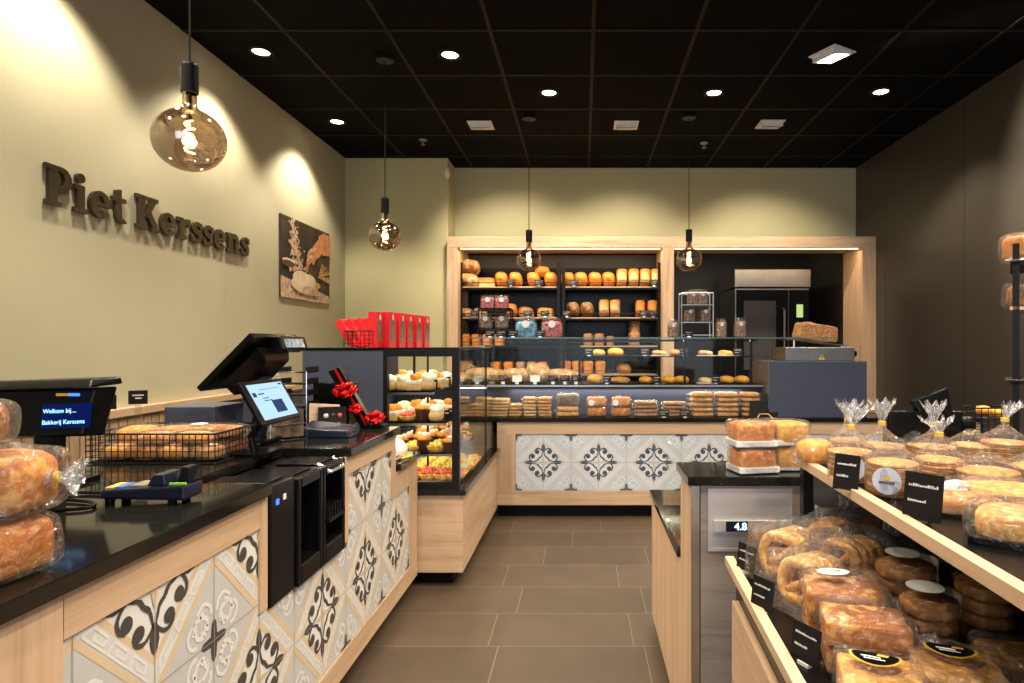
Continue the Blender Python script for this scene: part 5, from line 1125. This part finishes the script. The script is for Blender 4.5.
t = MB().box(-.07, -.05, 0, .07, .05, .042)
def slab(loc, w_, d, h, mt, label, group, rz=0, lbl=None, n_=1, kidney=False, bag='cellobig', tilt=(0, 0)):
    t = E('bagged_slab_cake', loc, label, 'packaged cake', group, rot=(tilt[0], tilt[1], rz)); hh = h/n_
    for k in range(n_): MB().box(-w_/2, -d/2, hh*k+.002, w_/2, d/2, hh*(k+1)-.003).build('slab', M[mt], t, bevel=.006)
    g = MB(); g.sup((0, 0, h*.52), w_/2*1.08+.003, d/2*1.1+.003, h*.56+.004, .22, .25, 44, 20, nz=.009, nsc=30, flat_=.91, seed=rz*7+w_*50)
    g.build('bag', M[bag], t, smooth=True)
    k = MB(); k.add([(w_*.56+.0*i, -d*.5+d*j/8, h*.5+.01*math.sin(j*2.1)) for i in (0,) for j in range(9)]+[(w_*.56+.045, -d*.55+d*1.1*j/8, h*.55+.018*math.sin(j*2.7+1)) for j in range(9)], [(j, j+1, 10+j, 9+j) for j in range(8)]); k.build('bag_end', M['cellotuft'], t, smooth=True)
    if lbl == 'oval':
        b = MB(); b.mat(0).add([(.030*math.cos(2*PI*i/20), .019*math.sin(2*PI*i/20), 0) for i in range(20)], [tuple(range(20))]); b.mat(1).add([(-.014, -.002, .0008), (.014, -.002, .0008), (.014, .002, .0008), (-.014, .002, .0008)], [(0, 1, 2, 3)]); b.build('oval_label', [M['paper'], M['labelmark']], t, loc=(-w_*.1, d*.2, h*1.08+.007), rot=(0, 0, -rz))
    if lbl == 'kidney':
        def kd(s, z_): return [(s*.034*math.cos(a), s*(.019*math.sin(a)+.006*math.cos(2*a)), z_) for a in [2*PI*i/26 for i in range(26)]]
        b = MB(); b.mat(0).add(kd(1.12, 0), [tuple(range(26))]); b.mat(1).add(kd(1, .0007), [tuple(range(26))]); b.mat(2).add([(-.020, -.004, .0014), (.008, -.004, .0014), (.008, 0, .0014), (-.020, 0, .0014)], [(0, 1, 2, 3)]).add([(-.016, -.010, .0014), (.014, -.010, .0014), (.014, -.007, .0014), (-.016, -.007, .0014)], [(0, 1, 2, 3)])
        b.mat(0).add([(.002, .003, .0014), (.018, .003, .0014), (.020, .010, .0014), (.004, .011, .0014)], [(0, 1, 2, 3)]); b.build('kidney_label', [M['gold'], M['black'], M['paper']], t, loc=(-.005, d*.12, h*1.08+.007), rot=(0, 0, -rz-R(25)))
    return t
ag = 'bagged almond slabs on the lower shelf'; kg = 'bagged sponge cakes with kidney shaped labels'
slab(Lp(842, 1.20), .135, .105, .10, 'almond', 'bagged almond slabs with white oval label, lower shelf', ag, R(-14), 'oval', 2)
slab(Lp(864, 1.09), .135, .10, .09, 'almond', 'bagged almond slabs in front of the oval-labelled ones', ag, R(-14), None, 2)
slab(Lp(880, .96), .115, .105, .060, 'slabcake', 'bagged sponge cake with black kidney label, left of the pair', kg, R(-16), 'kidney')
slab(Lp(956, .985), .125, .11, .060, 'slabcake', 'bagged sponge cake with black kidney label, right of the pair', kg, R(-16), 'kidney')
slab(Lp(1010, 1.03), .09, .10, .055, 'slabcake', 'bagged sponge cake in the shade at the lower right', kg, R(-16), None)
def tub_stack(loc, n_, r, label, lid=False, mt='darkcookie'):
    t = E('cookie_tub', loc, label, 'packaged cookies', 'clear tubs of spiced cookies')
    for k in range(n_): MB().lathe([(0, 0), (r*.92, 0), (r*.95, .006), (r*.93, .018), (r*.8, .023), (0, .024)], n=28).build('cookie', M[mt], t, loc=(0, 0, .002+k*.025), smooth=True)
    MB().lathe([(r*.9, 0), (r, .002), (r*1.05, n_*.025+.01), (r*1.09, n_*.025+.014), (r*1.0, n_*.025+.016), (0, n_*.025+.017)], n=60, wob=lambda i, a: .014*math.sin(30*a)*(0 < i < 3)).build('tub', M['tub'], t, smooth=True)
    b = MB(); b.lathe([(0, n_*.025+.0185), (.032, n_*.025+.018)], n=20); b.build('oval_label', M['paper'], t, loc=(0, .01, 0))
tub_stack(Lp(905, 1.24), 5, .056, 'clear tub of spiced cookies with white label in the middle')
tub_stack(Lp(928, 1.13), 4, .050, 'lower clear tub of cookies in front, without visible label')
tub_stack(Lp(985, 1.15), 5, .052, 'clear tub of spiced cookies farthest right under the shelf')
slab(Lp(868, 1.28, ZP+.0), .07, .13, .085, 'cookie', 'tall bag of finger cookies leaning behind the almond slabs', None, R(15), None, 3)
for px, Y, lb in ((745, 1.53, 'black price card at the corner of the lower shelf'), (761, 1.31, 'black price card second along the lower shelf edge'), (804, 1.09, 'black price card third along the lower shelf edge')):
    card('price_card', Lp(px, Y, ZP), .060, .062, lb, R(-62), R(-8), clip_h=.006, clipm='white')

# ---------------------------------------------------------------- wall rack at the far right
t = E('wall_rack', (2.045, 3.0, 0), 'tall black rack of bagged loaves at the far right', 'shelf rack', None, R(-34.3)); b = MB()
for x in (0, .60):
    for y in (0, .45): b.box(x, y, 0, x+.028, y+.028, 1.70)
b.build('upright', M['blackmetal'], t)
for z_, k in ((1.62, 0), (1.405, 1), (1.05, 0), (.7, 1), (.35, 0)):
    s_ = MB().box(-.01, 0, z_-.02, .63, .47, z_-.004).build('shelf', M['oakx'] if k else M['blackmetal'], t)
    if not k: MB().tube([(-.03, .0, z_), (.63, .0, z_)], .006, 6).tube([(-.03, .03, z_+.01), (.63, .03, z_+.01)], .004, 6).build('shelf_wire', M['chrome'], s_)
wg = 'bagged loaves on the right rack'
wrapped('bagged_loaf', (2.20, 3.10, 1.628), (.10, .09, .065, .4, .45), 'bagged golden loaf on the top shelf of the right rack', 'packaged bread', wg, 'loaf', R(10), 'cellobig', 1.1)
wrapped('bagged_loaf', (2.20, 3.10, 1.405), (.085, .09, .055, .45, .5), 'bagged brown loaf on the second shelf of the right rack', 'packaged bread', wg, 'brownloaf', R(-8), 'cellobig', 1.15)
wrapped('bagged_loaf', (2.36, 3.05, 1.628), (.07, .12, .06, .4, .45), 'bagged golden loaf beside the first on the right rack top', 'packaged bread', wg, 'loaf', 0, 'cellobig', 1.1)
